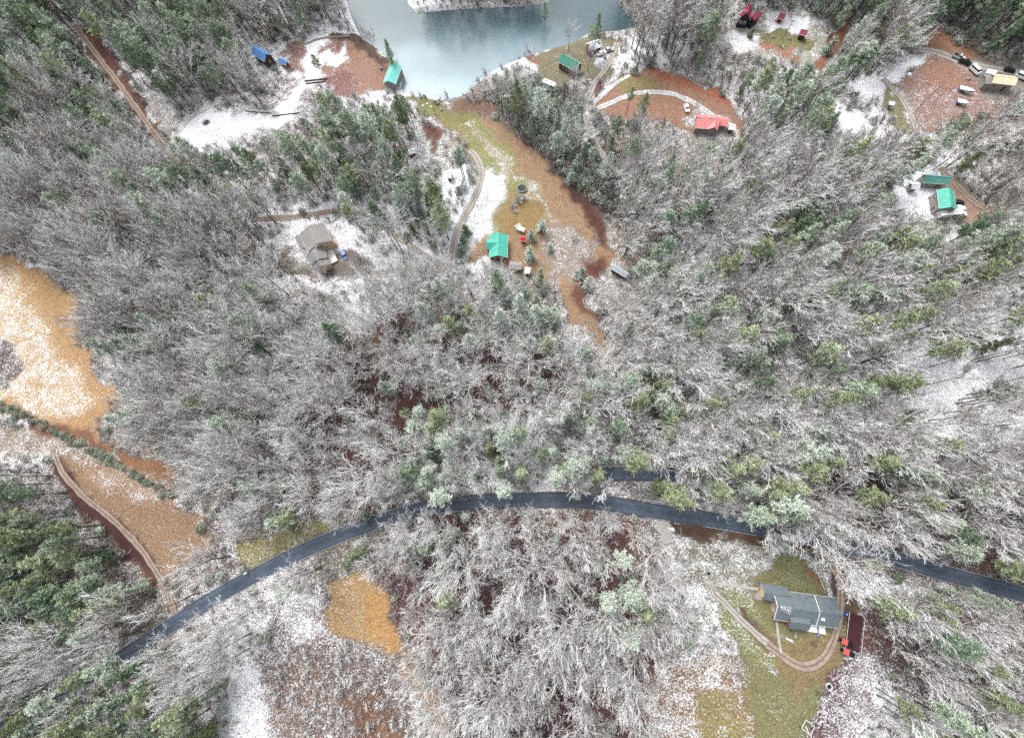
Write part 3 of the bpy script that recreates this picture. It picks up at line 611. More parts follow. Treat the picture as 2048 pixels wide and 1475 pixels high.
# ------------------------------------------------------------------ where trees stand
EV = """66665663321000000000013322665668
66635666211100033200003555566433
65555662211001443320577777740113
33442111227774443366463366661111
21111555477776611444355111244411
11133555567777640223333111222333
11133322446777333333322222224422
11121111114444645611544444444454
01111111111112445446544443335555
00222111111113555554344444444444
00133112111111333223333333322333
00011113210001111113333333333322
00021113111332333344555333422311
00441111211334444444443333222311
53004211210235554444555433223411
77004541411023243223555444453222
88860011530111110000045332411222
88885000021133110004000003222211
77760013221133000004100000022222
75520000000000000004100000432222
10214220000000000000000000232111
03665310000000000000000000001222
46777641000000000000000000001222""".split('\n')
def tone_at(u, v, r):
    if u < 480 and v > 880: w = (.34, .16, .30, .20)
    elif v < 120 and u > 1800: w = (.35, .15, .05, .45)
    elif v < 290 and u > 1200: w = (.50, .28, .12, .10)
    elif u < 330 and v < 340: w = (.45, .30, .10, .15)
    elif u < 700: w = (.55, .22, .13, .10)
    elif u < 940 and v < 480: w = (.36, .28, .24, .12)
    elif u > 1300 and v > 400: w = (.18, .24, .50, .08)
    elif 1050 < u < 1330 and v < 480: w = (.20, .66, .10, .04)
    else: w = (.25, .48, .25, .02)
    t = r.random(); a = 0
    for i, q in enumerate(w):
        a += q
        if t < a: return i
    return 0
CLEAR = [[(p[0]-200 if p[0] <= 0 else (p[0]+200 if p[0] >= 2048 else p[0]), p[1]+150 if p[1] >= 1475 else (p[1]-60 if p[1] <= 0 else p[1])) for p in z[0]] for z in Z if z[4]]
CLEAR += [LAKE, [(345,275),(365,240),(386,215),(480,210),(545,222),(590,150),(640,100),(690,85),(702,130),(660,162),(622,192),(612,240),(562,262),(500,276),(400,286)],
 [(560,440),(700,436),(715,480),(640,440)],
 [(238,1300),(300,1262),(440,1172),(520,1128),(600,1088),(700,1046),(860,1004),(870,1020),(700,1078),(600,1118),(440,1205),(330,1272),(270,1318),(235,1318)],
 [(880,995),(1000,988),(1240,996),(1330,1010),(1440,1035),(1440,1050),(1320,1038),(1200,1026),(1000,1018),(880,1022)],
 [(1215,935),(1332,940),(1332,962),(1215,962)],
 [(1760,1095),(1850,1118),(1900,1140),(1890,1152),(1800,1132)],[(1215,938),(1250,938),(1250,960),(1215,960)],
 [(1520,1160),(1670,1185),(1735,1230),(1735,1330),(1660,1330),(1520,1250)],
 [(575,440),(680,440),(720,500),(690,590),(620,580),(560,510)],[(1130,105),(1175,120),(1165,150),(1110,140)],[(1365,225),(1480,225),(1475,285),(1365,285)],
 [(1840,340),(1900,345),(1940,440),(1860,440),(1800,390)],[(1955,130),(2048,135),(2048,185),(1960,180)],[(495,85),(560,88),(590,125),(570,140),(500,130)],
 [(884,335),(915,335),(915,372),(884,372)],[(1215,520),(1262,525),(1262,562),(1215,562)],[(320,1205),(360,1200),(355,1235),(320,1230)],[(815,285),(850,285),(850,335),(815,335)]]
NOBASE = []
def blocked(u, v): 
    r = np.zeros(np.shape(u), bool)
    for p in CLEAR: r |= inside(u, v, p)
    return r
def candidates(step, seed, x0=-290, x1=285, y0=-112, y1=262):
    r = np.random.default_rng(seed); xs, ys = np.meshgrid(np.arange(x0, x1, step), np.arange(y0, y1, step))
    xs = xs + (np.arange(xs.shape[0]) % 2)[:, None]*step/2; xs = xs + r.uniform(-.42, .42, xs.shape)*step; ys = ys + r.uniform(-.42, .42, ys.shape)*step
    return xs.ravel(), ys.ravel()
def offpath(x, y, pad):
    ok = np.ones(x.shape, bool)
    for w, wd in PATHS:
        for i in range(0, len(w), 2): ok &= np.hypot(x-w[i, 0], y-w[i, 1]) > wd*.5+pad
    return ok
LISTS = {'hardwood': [], 'pole': [], 'pine': []}
def scatter(step, seed, chooser):
    x, y = candidates(step, seed); z = terrain(x, y); r = np.random.default_rng(seed+50)
    ok = (sdist(x, y, LAKE_W.tolist()) < -2.5) & offpath(x, y, .9)
    x, y, z = x[ok], y[ok], z[ok]
    u0, v0 = project(x, y, z)
    for i in range(len(x)):
        if not (-260 < u0[i] < 2300 and -230 < v0[i] < 1640): continue
        res = chooser(x[i], y[i], z[i], u0[i], v0[i], r)
        if res is None: continue
        kind, k, sc = res; h = k.H*sc
        zz = np.array([0, .35, .7, 1.0])*h + z[i]; uu, vv = project(np.full(4, x[i]), np.full(4, y[i]), zz)
        # the crown's outer rim too
        rr = k.rad*sc*.85; th_ = np.arange(8)*math.pi/4; ru, rv = project(x[i]+rr*np.cos(th_), y[i]+rr*np.sin(th_), np.full(8, z[i]+h*.8))
        if blocked(np.concatenate([uu, ru]), np.concatenate([vv, rv])).any(): continue
        LISTS[kind].append([x[i], y[i], z[i], r.uniform(0, 6.283), sc, k, uu[2], vv[2], math.hypot(uu[3]-uu[0], vv[3]-vv[0])])
MAROON = [[(540,1010),(560,900),(640,760),(690,690),(790,620),(900,670),(1010,700),(1130,690),(1150,800),(980,830),(850,830),(800,900),(800,1040),(690,1030)], [(780,1040),(880,1020),(1250,1030),(1310,1080),(1300,1200),(1330,1320),(1280,1475),(880,1475),(850,1330),(790,1250),(760,1130)]]
def region_density(u, v):
    if any(bool(inside(np.array([u]), np.array([v]), q)[0]) for q in MAROON): return .62 if v < 1010 else .74
    if 480 < u < 800 and 400 < v < 620: return .42
    if 1060 < u < 1260 and 240 < v < 420: return .5
    if 390 < u < 520 and 990 < v < 1160: return .35
    if u > 1760 and 600 < v < 900: return .5
    return 1.0
def ev_at(u, v):
    c = min(31, max(0, int(u//64))); q = min(22, max(0, int(v//64))); return int(EV[q][c])/10
def choose_main(x, y, z, u, v, r):
    if r.random() > region_density(u, v): return None
    uc, vc = project(x, y, z+17); e = ev_at(float(uc), float(vc))
    if r.random() < e*1.35:
        tone = tone_at(float(uc), float(vc), r)
        sh = r.choice(4, p=(.38, .26, .22, .14)) if not (v < 120 and u > 1700) else r.choice(4, p=(.1, .1, .3, .5))
        return 'pine', PN[tone*4+sh], r.uniform(.72, 1.12)
    return 'hardwood', HW[r.integers(len(HW))], r.uniform(.66, .98)*(.88 if v > 1010 and 760 < u < 1340 else 1)
def choose_fill(x, y, z, u, v, r):
    if r.random() > .5*region_density(u, v): return None
    uc, vc = project(x, y, z+14); e = ev_at(float(uc), float(vc))
    if e > .45 and r.random() < .35: return None
    if r.random() < e*1.3: tone = tone_at(float(uc), float(vc), r); return 'pine', PN[tone*4+r.integers(4)], r.uniform(.5, .9)
    if r.random() < (.93 if u > 1740 and 560 < v < 930 else .8 if u > 1500 or v < 450 else .55): return 'pole', POLE[r.integers(4)], r.uniform(.7, 1.15)
    return 'hardwood', HW[r.integers(len(HW))], r.uniform(.5, .8)
def choose_stand(x, y, z, u, v, r):
    uc, vc = project(x, y, z+15); e = ev_at(float(uc), float(vc))
    if e < .45 or r.random() > (e-.35)*1.3: return None
    tone = tone_at(float(uc), float(vc), r); return 'pine', PN[tone*4+r.choice(4, p=(.4, .3, .2, .1))], r.uniform(.6, 1.0)
scatter(6.4, 13, choose_stand)
scatter(7.5, 11, choose_main); scatter(5.6, 12, choose_fill)

# trees set out by hand where the photograph singles them out: (crown centre in the photo, kind, scale)
def hand(kind, k, sc, u, v, frac=.75):
    h = k.H*sc; z = 0
    for _ in range(4): x, y = at(u, v, z + h*frac); z = tz(x, y)
    uu, vv = project(np.full(2, x), np.full(2, y), np.array([z, z+h])); LISTS[kind].append([x, y, z, random.uniform(0, 6.28), sc, k, u, v, math.hypot(uu[1]-uu[0], vv[1]-vv[0]) + 500])
for u, v, i, s in [(1185,497,7,.5),(1075,1135,2,.95),(985,1080,0,.8),(905,1100,4,.8),(1130,1255,2,.9),(870,1170,3,.75),(395,1130,2,.75),(800,1060,1,.7),(1440,1085,5,.55),(1545,1085,7,.5),
                   (1030,790,1,.8),(1180,110,7,.55),(1150,150,7,.6),(1140,60,5,.6),(1060,110,5,.55),(740,75,5,.65),(1560,1060,1,.8),(1650,1060,0,.85),(1700,1130,2,.9),(620,520,4,.6),(640,540,5,.55),(545,520,6,.6),
                   (1395,215,5,.35),(1600,108,7,.35),(990,545,5,.6),(1110,560,5,.5)]:
    hand('hardwood', HW[i], s, u, v)
for u, v, i, s in [(1275,925,8,1.15),(1352,995,9,1.15),(1580,1015,4,1.1),(575,1035,8,.9),(880,990,4,.95),(1010,980,5,.9),(810,1090,5,.7),(1245,1120,4,.8),(1285,1225,8,.85),(1195,50,2,.8),(1090,20,2,.5),(1290,205,10,.75),
                   (775,95,3,.8),(1310,760,11,.75),(565,1190,5,.6),(215,1205,9,.9),(205,1330,4,.8),(150,1362,9,.85),(95,1402,5,.9),(40,1440,8,.9),(110,1060,10,.9),(1080,545,11,.7),(1262,190,9,.6),(1415,60,3,.3),(632,125,9,.6)]:
    hand('pine', PN[i], s, u, v)

# ------------------------------------------------------------------ labels for the trees
LM = [(787,146,'the green-roofed boat house'),(1140,125,'the dark green lake cottage'),(1188,90,'the white-roofed lake cottage'),(1420,245,'the pink-roofed house'),(1495,35,'the dark red-roofed cabin'),
 (1990,155,'the long tan-roofed building'),(1885,395,'the two green-roofed buildings at the right'),(520,105,'the blue-roofed house'),(995,490,'the green-roofed house by the meadow'),(630,495,'the grey-roofed house'),
 (1600,1210,'the brick house'),(900,350,'the small white tent roof'),(1240,545,'the pale blue hut'),(75,650,'the orange field'),(330,1060,'the striped brown field'),(720,1210,'the orange grass patch'),(600,1370,'the brown scrub clearing'),
 (1120,430,'the tan meadow strip'),(850,700,'the dark red leaf litter'),(1070,1250,'the bottom leaf-strewn wood'),(340,1210,'the gravel road junction'),(1060,1000,'the middle of the paved road'),(1850,1130,'the right end of the paved road'),
 (280,220,'the straight brown track'),(1310,200,'the red earth field'),(450,245,'the white snow clearing'),(1490,780,'the middle of the right wood'),(1900,800,'the snowy floor at the right edge'),(400,700,'the left wood'),(1150,300,'the frosted thicket'),
 (1620,560,'the upper right wood'),(1850,1330,'the lower right wood'),(120,1100,'the dense lower left pines'),(380,400,'the upper left wood'),(1000,900,'the central wood'),(1750,250,'the snowy gap in the pines'),(760,330,'the pines left of the meadow')]
SIDE = ['right of', 'above', 'left of', 'below']
ORD = ['nearest', 'second nearest', 'third nearest', 'fourth nearest', 'fifth nearest', 'sixth nearest', 'seventh nearest', 'eighth nearest', 'ninth nearest', 'tenth nearest'] + ['%dth nearest' % i for i in range(11, 60)]
def name_all(items, desc):
    cl = {}
    for it in items:
        u, v = it[6], it[7]; j = min(range(len(LM)), key=lambda k: math.hypot(LM[k][0]-u, LM[k][1]-v)); a = math.atan2(-(v-LM[j][1]), u-LM[j][0])
        sd = SIDE[int(((a + math.pi/4) % (2*math.pi))//(math.pi/2))]; cl.setdefault((j, sd, desc(it)), []).append((math.hypot(LM[j][0]-u, LM[j][1]-v), it))
    out = []
    for (j, sd, d), l in cl.items():
        l.sort(key=lambda t: t[0])
        for n, (_, it) in enumerate(l): out.append((it, (f"{d}, {ORD[n]} {sd} {LM[j][2]}" if len(l) > 1 else f"{d} {sd} {LM[j][2]}")))
    return out
def on_screen(it): return -20 < it[6] < 2068 and -15 < it[7] < 1490
def visible_size(it): return (it[8] + it[5].rad*it[4]*9)*it[5].rad*it[4]*(1 if on_screen(it) else 0)
def plant(items, name, cat, group):
    for it, lab in items:
        x, y, z, rz, sc, k, *_ = it
        o = thing(name, lab, cat, (x, y, z), rz, group); o.scale = (sc, sc, sc)
        for pn, me in (('trunk', k.trunk), ('crown', k.crown)):
            c = bpy.data.objects.new(pn, me); COL.objects.link(c); c.parent = o
SRC = bpy.data.collections.new('scatter_sources')
def gn_scatter(name, label, cat, pts, meshes, kind='stuff'):
    """pts: (x, y, z, rz, scale, index) ; one object of instanced plants"""
    sub = bpy.data.collections.new(name + '_shapes'); objs = []
    for i, m in enumerate(meshes):
        o = bpy.data.objects.new('%s_shape.%03d' % (name, i), m); sub.objects.link(o); objs.append(o)
    me = bpy.data.meshes.new(name); me.from_pydata([p[:3] for p in pts], [], [])
    for an, tp, k in (('rz', 'FLOAT', 3), ('sc', 'FLOAT', 4), ('ix', 'INT', 5)):
        a = me.attributes.new(an, tp, 'POINT'); a.data.foreach_set('value', [p[k] for p in pts])
    ob = bpy.data.objects.new(name, me); COL.objects.link(ob)
    g = bpy.data.node_groups.new(name, 'GeometryNodeTree')
    g.interface.new_socket('Geometry', in_out='INPUT', socket_type='NodeSocketGeometry'); g.interface.new_socket('Geometry', in_out='OUTPUT', socket_type='NodeSocketGeometry')
    N = g.nodes.new; gi = N('NodeGroupInput'); go = N('NodeGroupOutput'); ip = N('GeometryNodeInstanceOnPoints'); ci = N('GeometryNodeCollectionInfo')
    ci.inputs['Collection'].default_value = sub; ci.inputs['Separate Children'].default_value = True; ci.inputs['Reset Children'].default_value = True
    ip.inputs['Pick Instance'].default_value = True
    def na(n, t): q = N('GeometryNodeInputNamedAttribute'); q.data_type = t; q.inputs['Name'].default_value = n; return q.outputs['Attribute']
    cx = N('ShaderNodeCombineXYZ'); e2r = N('FunctionNodeEulerToRotation')
    L = g.links.new; L(gi.outputs[0], ip.inputs['Points']); L(ci.outputs[0], ip.inputs['Instance']); L(na('ix', 'INT'), ip.inputs['Instance Index'])
    L(na('rz', 'FLOAT'), cx.inputs[2]); L(cx.outputs[0], e2r.inputs[0]); L(e2r.outputs[0], ip.inputs['Rotation']); L(na('sc', 'FLOAT'), ip.inputs['Scale']); L(ip.outputs[0], go.inputs[0])
    md = ob.modifiers.new('scatter', 'NODES'); md.node_group = g
    tag(ob, label, cat, None, kind); return ob
def stand(lst, variants, top, name, cat, group, desc, stuff_name, stuff_label, stuff_cat):
    lst.sort(key=lambda it: -visible_size(it)); ind = [it for it in lst[:top] if on_screen(it)]; rest = [it for it in lst if it not in ind] if len(lst) < 50 else lst[len(ind):]
    plant(name_all(ind, desc), name, cat, group)
    if rest:
        vi = {id(k): i for i, k in enumerate(variants)}
        gn_scatter(stuff_name, stuff_label, stuff_cat, [(it[0], it[1], it[2], it[3], it[4], vi[id(it[5])]) for it in rest], [k.both for k in variants])
print('TREES', {k: len(v) for k, v in LISTS.items()})
def d_hw(it):
    h = it[5].H*it[4]; return ('tall snow-coated bare tree' if h > 23 else 'snow-coated bare tree' if h > 19 else 'small snow-coated bare tree')
def d_pn(it):
    i = PN.index(it[5]); t = ['blue-green', 'frosted pale green', 'yellow-green', 'dark green'][i//4]; s = ['round-crowned pine', 'pine', 'layered pine', 'conical evergreen'][i % 4]; return f"{t} {s}"
stand(LISTS['hardwood'], HW, 300, 'bare_tree', 'tree', 'snow-coated bare trees of the wood', d_hw, 'bare_woodland', 'snow-coated bare hardwood trees filling the rest of the wood', 'woodland')
stand(LISTS['pine'], PN, 300, 'pine_tree', 'tree', 'evergreen trees of the wood', d_pn, 'pine_woodland', 'snow-dusted green pines scattered through the rest of the wood', 'woodland')
stand(LISTS['pole'], POLE, 0, 'sapling', 'tree', 'slim young trees', d_hw, 'sapling_thicket', 'slim snow-coated young trees growing between the larger ones', 'saplings')

# cedars, bushes
def cedar(u, v, s, lab, i=0):
    x, y, z = ground_at(u, v); k = CEDAR[i]; o = thing('cedar_tree', lab, 'tree', (x, y, z), random.random()*6, 'frosted cedars by the houses'); o.scale = (s, s, s*.95)
    for pn, me in (('trunk', k.trunk), ('crown', k.crown)):
        c = bpy.data.objects.new(pn, me); COL.objects.link(c); c.parent = o
for u, v, s, i, lab in [(1082,462,1.15,0,'large frosted cedar above the driveway end, right of the striped trailer'),(1062,478,.9,1,'frosted cedar just right of the small red-roofed shed'),(1060,517,1.25,0,'largest frosted cedar, between the green-roofed house and the white box shed'),
        (1100,500,.75,1,'small frosted cedar out on the snowy meadow edge'),(933,468,.95,2,'blue-green cedar topmost of the row beside the drive'),(928,487,.9,2,'blue-green cedar middle of the row beside the drive'),(924,507,1.0,1,'frosted cedar lowest of the row beside the drive'),
        (1498,76,.7,2,'small snowy cedar in front of the dark cabin'),(1650,108,1.1,1,'bright frosted cedar beside the orange earth bank'),(1160,555,1.1,1,'frosted cedar where the meadow strip narrows'),(1175,575,1.2,0,'broad frosted cedar below the narrow meadow end'),
        (1155,340,1.3,0,'round frosted cedar at the meadow side of the thicket'),(1140,365,1.1,1,'frosted cedar nearest the tan meadow strip'),(1065,225,1.5,0,'large round frosted cedar in the thicket below the lake'),(1100,240,1.2,1,'frosted cedar right of the large round one in the thicket')]:
    cedar(u, v, s, lab, i)
for n, (u, v, lab) in enumerate([(1538,1083,'snow-laden cedar leftmost of the three in a row by the road'),(1548,1088,'snow-laden cedar middle of the three in a row by the road'),(1560,1089,'snow-laden cedar rightmost of the three in a row by the road')]): cedar(u, v, .75, lab, n % 2)
def bush(u, v, s, lab, i=0):
    x, y, z = ground_at(u, v); o = bpy.data.objects.new('bush', SBRUSH[i]); COL.objects.link(o); o.location = (x, y, z); o.rotation_euler = (0, 0, random.random()*6); o.scale = (s, s, s)
    tag(o, lab, 'bush', 'snowy bushes in the open')
for u, v, s, i, lab in [(1150,478,1.6,0,'round snowy bush alone on the tan meadow'),(1037,402,1.9,1,'largest snowy bush in the clump under the trampoline'),(1026,412,1.3,0,'snowy bush left in the clump of the garden'),(1048,398,1.3,1,'snowy bush right in the clump of the garden'),(1030,424,.9,0,'small snowy bush lowest in the clump'),
        (1562,95,.9,0,'round bush on the olive lawn below the cabin'),(1466,38,1.3,1,'white bush left of the dark cabin'),(1424,1180,1.4,0,'white bush at the fork of the garden walk'),(1500,1162,.7,1,'white bush above the walk to the brick house'),(1502,1186,.6,0,'small white bush below the walk to the brick house'),
        (1545,1338,1.0,0,'white bush on the lower lawn left of the drive bend'),(1210,118,1.0,1,'white bush beside the lake cottage parking'),(1822,145,1.4,0,'white bush on the red earth slope'),(820,158,.8,1,'bush on the little spit at the water edge')]:
    bush(u, v, s, lab, i)

# ------------------------------------------------------------------ brush carpets
def brush(name, label, step, seed, test, meshes, s0, s1, u_only=True):
    x, y = candidates(step, seed); z = terrain(x, y); r = np.random.default_rng(seed+9)
    ok = (sdist(x, y, LAKE_W.tolist()) < -.6) & offpath(x, y, .5); x, y, z = x[ok], y[ok], z[ok]; u, v = project(x, y, z)
    keep = test(u, v, r); x, y, z = x[keep], y[keep], z[keep]
    gn_scatter(name, label, 'brush', [(x[i], y[i], z[i], r.uniform(0, 6.28), r.uniform(s0, s1), int(r.integers(len(meshes)))) for i in range(len(x))], meshes)
onf = lambda u, v: (u > -60) & (u < 2110) & (v > -60) & (v < 1540)
brush('undergrowth', 'snow-dusted twiggy undergrowth on the forest floor', 3.3, 21, lambda u, v, r: onf(u, v) & ~blocked(u, v) & (r.random(len(u)) < np.where((u > 1760) & (v > 600) & (v < 900), .12, 1)*np.where(inside(u, v, MAROON[0]) | inside(u, v, MAROON[1]), .36, .65)), BRUSH, .6, 1.25)
brush('evergreen_undergrowth', 'low frosted evergreen undergrowth among the trees', 6.5, 22, lambda u, v, r: onf(u, v) & ~blocked(u, v) & (r.random(len(u)) < .35), EBRUSH, .7, 1.5)
SCRUB = [(555,1290),(700,1285),(800,1335),(870,1475),(590,1475),(545,1400)]; THICK = [(960,200),(1060,150),(1180,200),(1240,300),(1280,440),(1220,430),(1150,370),(1060,290),(1000,235)]
HEDGE = [(0,800),(60,825),(130,862),(210,905),(300,955),(350,985),(340,1000),(260,950),(180,905),(100,862),(0,822)]
brush('scrub', 'snowy brown scrub covering the bottom clearing', 1.7, 23, lambda u, v, r: onf(u, v) & inside(u, v, SCRUB) & (r.random(len(u)) < .7), BBRUSH + BBRUSH[:1] + SBRUSH[:1], .6, 1.3)
brush('thicket', 'grey snow-dusted thicket beside the tan meadow', 2.4, 24, lambda u, v, r: onf(u, v) & inside(u, v, THICK) & ~blocked(u, v), BRUSH + EBRUSH, .8, 1.5)
brush('hedgerow', 'dark twiggy hedgerow dividing the left fields', 1.3, 25, lambda u, v, r: onf(u, v) & inside(u, v, HEDGE), BBRUSH[:1] + EBRUSH[1:], .45, .9)
# ------------------------------------------------------------------ buildings
def frame_from(corners, z):
    """four roof corners seen in the photo at height z, A-B along the ridge -> centre, length, width, turn"""
    P = np.array([at(a, b, z) for a, b in corners]); c = P.mean(0); d = (P[1]-P[0]) + (P[2]-P[3]); L = np.hypot(*d)/2; w = (np.hypot(*(P[3]-P[0])) + np.hypot(*(P[2]-P[1])))/2
    return c, L, w, math.atan2(d[1], d[0])
def gable_roof(mb, L, W, e, rise, over=.45, t=.16, x0=0, y0=0, mi=0):
    hl = L/2 + 0; hw = W/2; sl = rise/hw
    for s in (-1, 1):
        vs = []
        for x in (-hl, hl):
            vs += [(x0+x, y0+0, e+rise), (x0+x, y0+s*hw, e), (x0+x, y0+s*hw, e-t), (x0+x, y0+0, e+rise-t)]
        f = [(0, 1, 2, 3), (7, 6, 5, 4), (0, 4, 5, 1), (1, 5, 6, 2), (2, 6, 7, 3)]
        mb.add(vs, f if s > 0 else [q[::-1] for q in f], mi)
def gable_wall(mb, L, W, e, rise, x0=0, y0=0, base=-2.0, inset=.45):
    hl = L/2-inset; hw = W/2-inset; r = rise*(hw/(W/2)); et = e - .17 + rise*(inset/(W/2)); vs = []
    for x in (-hl, hl): vs += [(x0+x, y0-hw, base), (x0+x, y0+hw, base), (x0+x, y0+hw, et), (x0+x, y0, et+r*.99), (x0+x, y0-hw, et)]
    mb.add(vs, [(0, 1, 2, 3, 4)[::-1], (5, 6, 7, 8, 9), (0, 5, 9, 4)[::1], (1, 2, 7, 6)[::1], (2, 3, 8, 7), (3, 4, 9, 8)])
def window(parent, x, y, z, w, h, ang, divided=False, name='window', fr='trim'):
    """frame with a pane, facing outwards along ang"""
    o = bpy.data.objects.new(name, None); bpy.data.objects.remove(o)
    mb = MB(); t = .07
    for dx, dz, sx, sz in ((0, h/2, w, t), (0, -h/2, w, t), (-w/2, 0, t, h), (w/2, 0, t, h)) + (((0, 0, .05, h), (0, 0, w, .05)) if divided else ()):
        mb.box((dx, 0, dz), (sx+.02*(sz > sx), .09, sz+.02), 0)
    f = mb.build(name, M[fr], parent); f.location = (x, y, z); f.rotation_euler = (0, 0, ang + math.pi/2)
    g = MB(); g.box((0, .01, 0), (w, .03, h)); g.build('pane', M['glass'], f); return f
def house(label, corners, eave, rise, roof, wall, windows=2, chimney=None, name='house', extras=None, cat='house', snow_ground=False, door=True, gz=None):
    c, L, W, ang = frame_from(corners, eave + (tz(*at(*np.mean(corners, 0), 0)) if gz is None else gz))
    z0 = tz(*c); o = thing(name, label, cat, (c[0], c[1], z0), ang)
    w = MB(); gable_wall(w, L, W, eave, rise); w.build('wall', M[wall], o)
    r = MB(); gable_roof(r, L, W, eave, rise); ro = r.build('roof', roof, o)
    rc = MB(); rc.box((0, 0, eave+rise+.02), (L+.02, .28, .06)); rc.build('ridge_cap', roof, ro)
    tb = MB()
    for s in (-1, 1): tb.box((0, s*(W/2+.03), eave-.1), (L, .06, .2))
    tb.build('fascia', M['trim'], ro)
    hl, hw = L/2-.45, W/2-.45
    for s in (-1, 1):
        n = max(1, int(L//4.0)) if windows else 0
        for i in range(n):
            x = -hl + (i+.5)*2*hl/n
            if door and s == -1 and i == n//2: continue
            window(o, x, s*(hw+.04), eave*.55, 1.1, 1.1, s*math.pi/2)
        for k in range(windows):
            window(o, s*(hl+.04), (k-(windows-1)/2)*hw*.8, eave*.55, 1.0, 1.2, 0 if s > 0 else math.pi, True)
    if door:
        n = max(1, int(L//4.0)); x = -hl + (n//2+.5)*2*hl/n
        d = MB(); d.box((x, -(hw+.03), 1.05), (.95, .07, 2.1)); dd = d.build('door', M['brownw'], o)
        h = MB(); h.box((x+.36, -(hw+.09), 1.05), (.05, .06, .14)); h.build('handle', M['metal'], dd)
    if chimney:
        ch = MB(); ch.box((chimney[0]*L/2, chimney[1]*W/2, eave+rise*(1-abs(chimney[1]))+.35), (.9, .7, 1.6)); ch.box((chimney[0]*L/2, chimney[1]*W/2, eave+rise*(1-abs(chimney[1]))+1.2), (1.05, .85, .12)); ch.build('chimney', M['stone'], ro)
    return o, L, W
ROOF = {k: mat_roof('metal_roof_'+k if rib else 'shingle_roof_'+k, c, sn, rib) for k, c, sn, rib in [('teal', '#48a694', .0, 1), ('green', '#367f6c', .03, 1), ('aqua', '#6fc0b4', .02, 1), ('grey', '#837f7d', .02, 1), ('slate', '#616b70', .0, 0),
        ('blue', '#5689c4', .04, 1), ('pink', '#d98484', .30, 1), ('crimson', '#93394b', .22, 1), ('cream', '#d8cbab', .1, 1), ('white', '#dfe2e4', .4, 1), ('red', '#b01f30', .0, 1), ('steel', '#a5b0ba', .25, 1), ('frost', '#5c9c92', .22, 1)]}
# brick house: long main block, lower left wing, step-out at the front
o, L, W = house('long brick house with a dark grey shingle roof inside the olive lawn', [(1545,1178),(1668,1194),(1679,1256),(1549,1238)], 3.0, 2.3, ROOF['slate'], 'brick', 2, None)
def local(o, u, v, z):                       # pixel at height z above the thing's base, in its own frame
    x, y = at(u, v, o.location.z+z); dx, dy = x-o.location.x, y-o.location.y; a = -o.rotation_euler.z
    return dx*math.cos(a)-dy*math.sin(a), dx*math.sin(a)+dy*math.cos(a)
def block(o, corners, e, rise, roof, wall, along='x', zoff=0):
    P = np.array([local(o, a, b, e) for a, b in corners]); c = P.mean(0); d = (P[1]-P[0]) + (P[2]-P[3]); Lx = np.hypot(*d)/2; Ly = (np.hypot(*(P[3]-P[0])) + np.hypot(*(P[2]-P[1])))/2
    a = math.atan2(d[1], d[0]) + (0 if along == 'x' else math.pi/2); ca, sa = math.cos(a), math.sin(a)
    for nm, fn in (('wall', gable_wall), ('roof', gable_roof)):
        mb = MB(); fn(mb, Lx if along == 'x' else Ly, Ly if along == 'x' else Lx, e, rise)
        q = mb.build(nm, M[wall] if nm == 'wall' else roof, o); q.location = (c[0], c[1], 0); q.rotation_euler = (0, 0, a)
    return c, Lx, Ly
c1, lx, ly = block(o, [(1522,1166),(1574,1172),(1578,1206),(1529,1199)], 2.75, 1.3, ROOF['slate'], 'tan')
c2, lx2, ly2 = block(o, [(1575,1222),(1615,1227),(1616,1261),(1575,1256)], 2.88, 1.75, ROOF['slate'], 'brick')
mb = MB(); xs = L*.16
for s in (-1, 1):
    mb.add([(xs-.1, 0, 5.36), (xs+.1, 0, 5.36), (xs+.1, s*W/2, 3.06), (xs-.1, s*W/2, 3.06), (xs-.1, 0, 5.2), (xs+.1, 0, 5.2), (xs+.1, s*W/2, 2.9), (xs-.1, s*W/2, 2.9)], [(0, 1, 2, 3)[::-s], (0, 3, 7, 4), (1, 5, 6, 2), (2, 6, 7, 3)])
mb.build('roof_trim', M['trim'], o)
mb = MB()
for s in (-1, 1):
    x = -L/2-.05
    mb.add([(x-.06, 0, 5.36), (x+.06, 0, 5.36), (x+.06, s*W/2, 3.04), (x-.06, s*W/2, 3.04), (x-.06, 0, 5.1), (x+.06, 0, 5.1), (x+.06, s*W/2, 2.78), (x-.06, s*W/2, 2.78)], [(0, 1, 2, 3)[::-s], (0, 3, 7, 4), (1, 5, 6, 2), (2, 6, 7, 3)])
mb.build('barge_board', M['trim'], o)
mb = MB(); ax_, ay_ = local(o, 1562, 1212, 5.6); mb.tube([(ax_, ay_, 4.8), (ax_, ay_, 8.2)], [.05, .05], 5); mb.tube([(ax_-1.6, ay_+.4, 8.1), (ax_+1.6, ay_-.4, 8.1)], [.05, .05], 4)
for i in range(7): t = -1.4+i*.45; l = .6+.09*i; mb.tube([(ax_+t-l*.25, ay_-t*.25-l, 8.15), (ax_+t+l*.25, ay_-t*.25+l, 8.15)], [.035, .035], 4)
mb.build('antenna', M['white'], o)
mb = MB(); vx, vy = local(o, 1645, 1237, 4.2); mb.box((vx, vy, 4.35), (.9, .8, .7)); mb.build('vent', M['white'], o)
mb = MB(); px_, py_ = local(o, 1627, 1256, 1.2); mb.box((px_, py_, .25), (3.4, 2.6, .3)); mb.build('porch', M['snowlump'], o)
mb = MB(); px_, py_ = local(o, 1648, 1258, 1.2); mb.box((px_, py_-.3, .2), (2.0, 2.6, .25)); mb.build('porch', M['snowlump'], o)
mb = MB(); px_, py_ = local(o, 1518, 1182, 1.0)
for dx, dy in ((-1.2, -2.6), (-1.2, 2.6), (1, 2.6), (1, -2.6)): mb.box((px_+dx, py_+dy, .9), (.12, .12, 1.8))
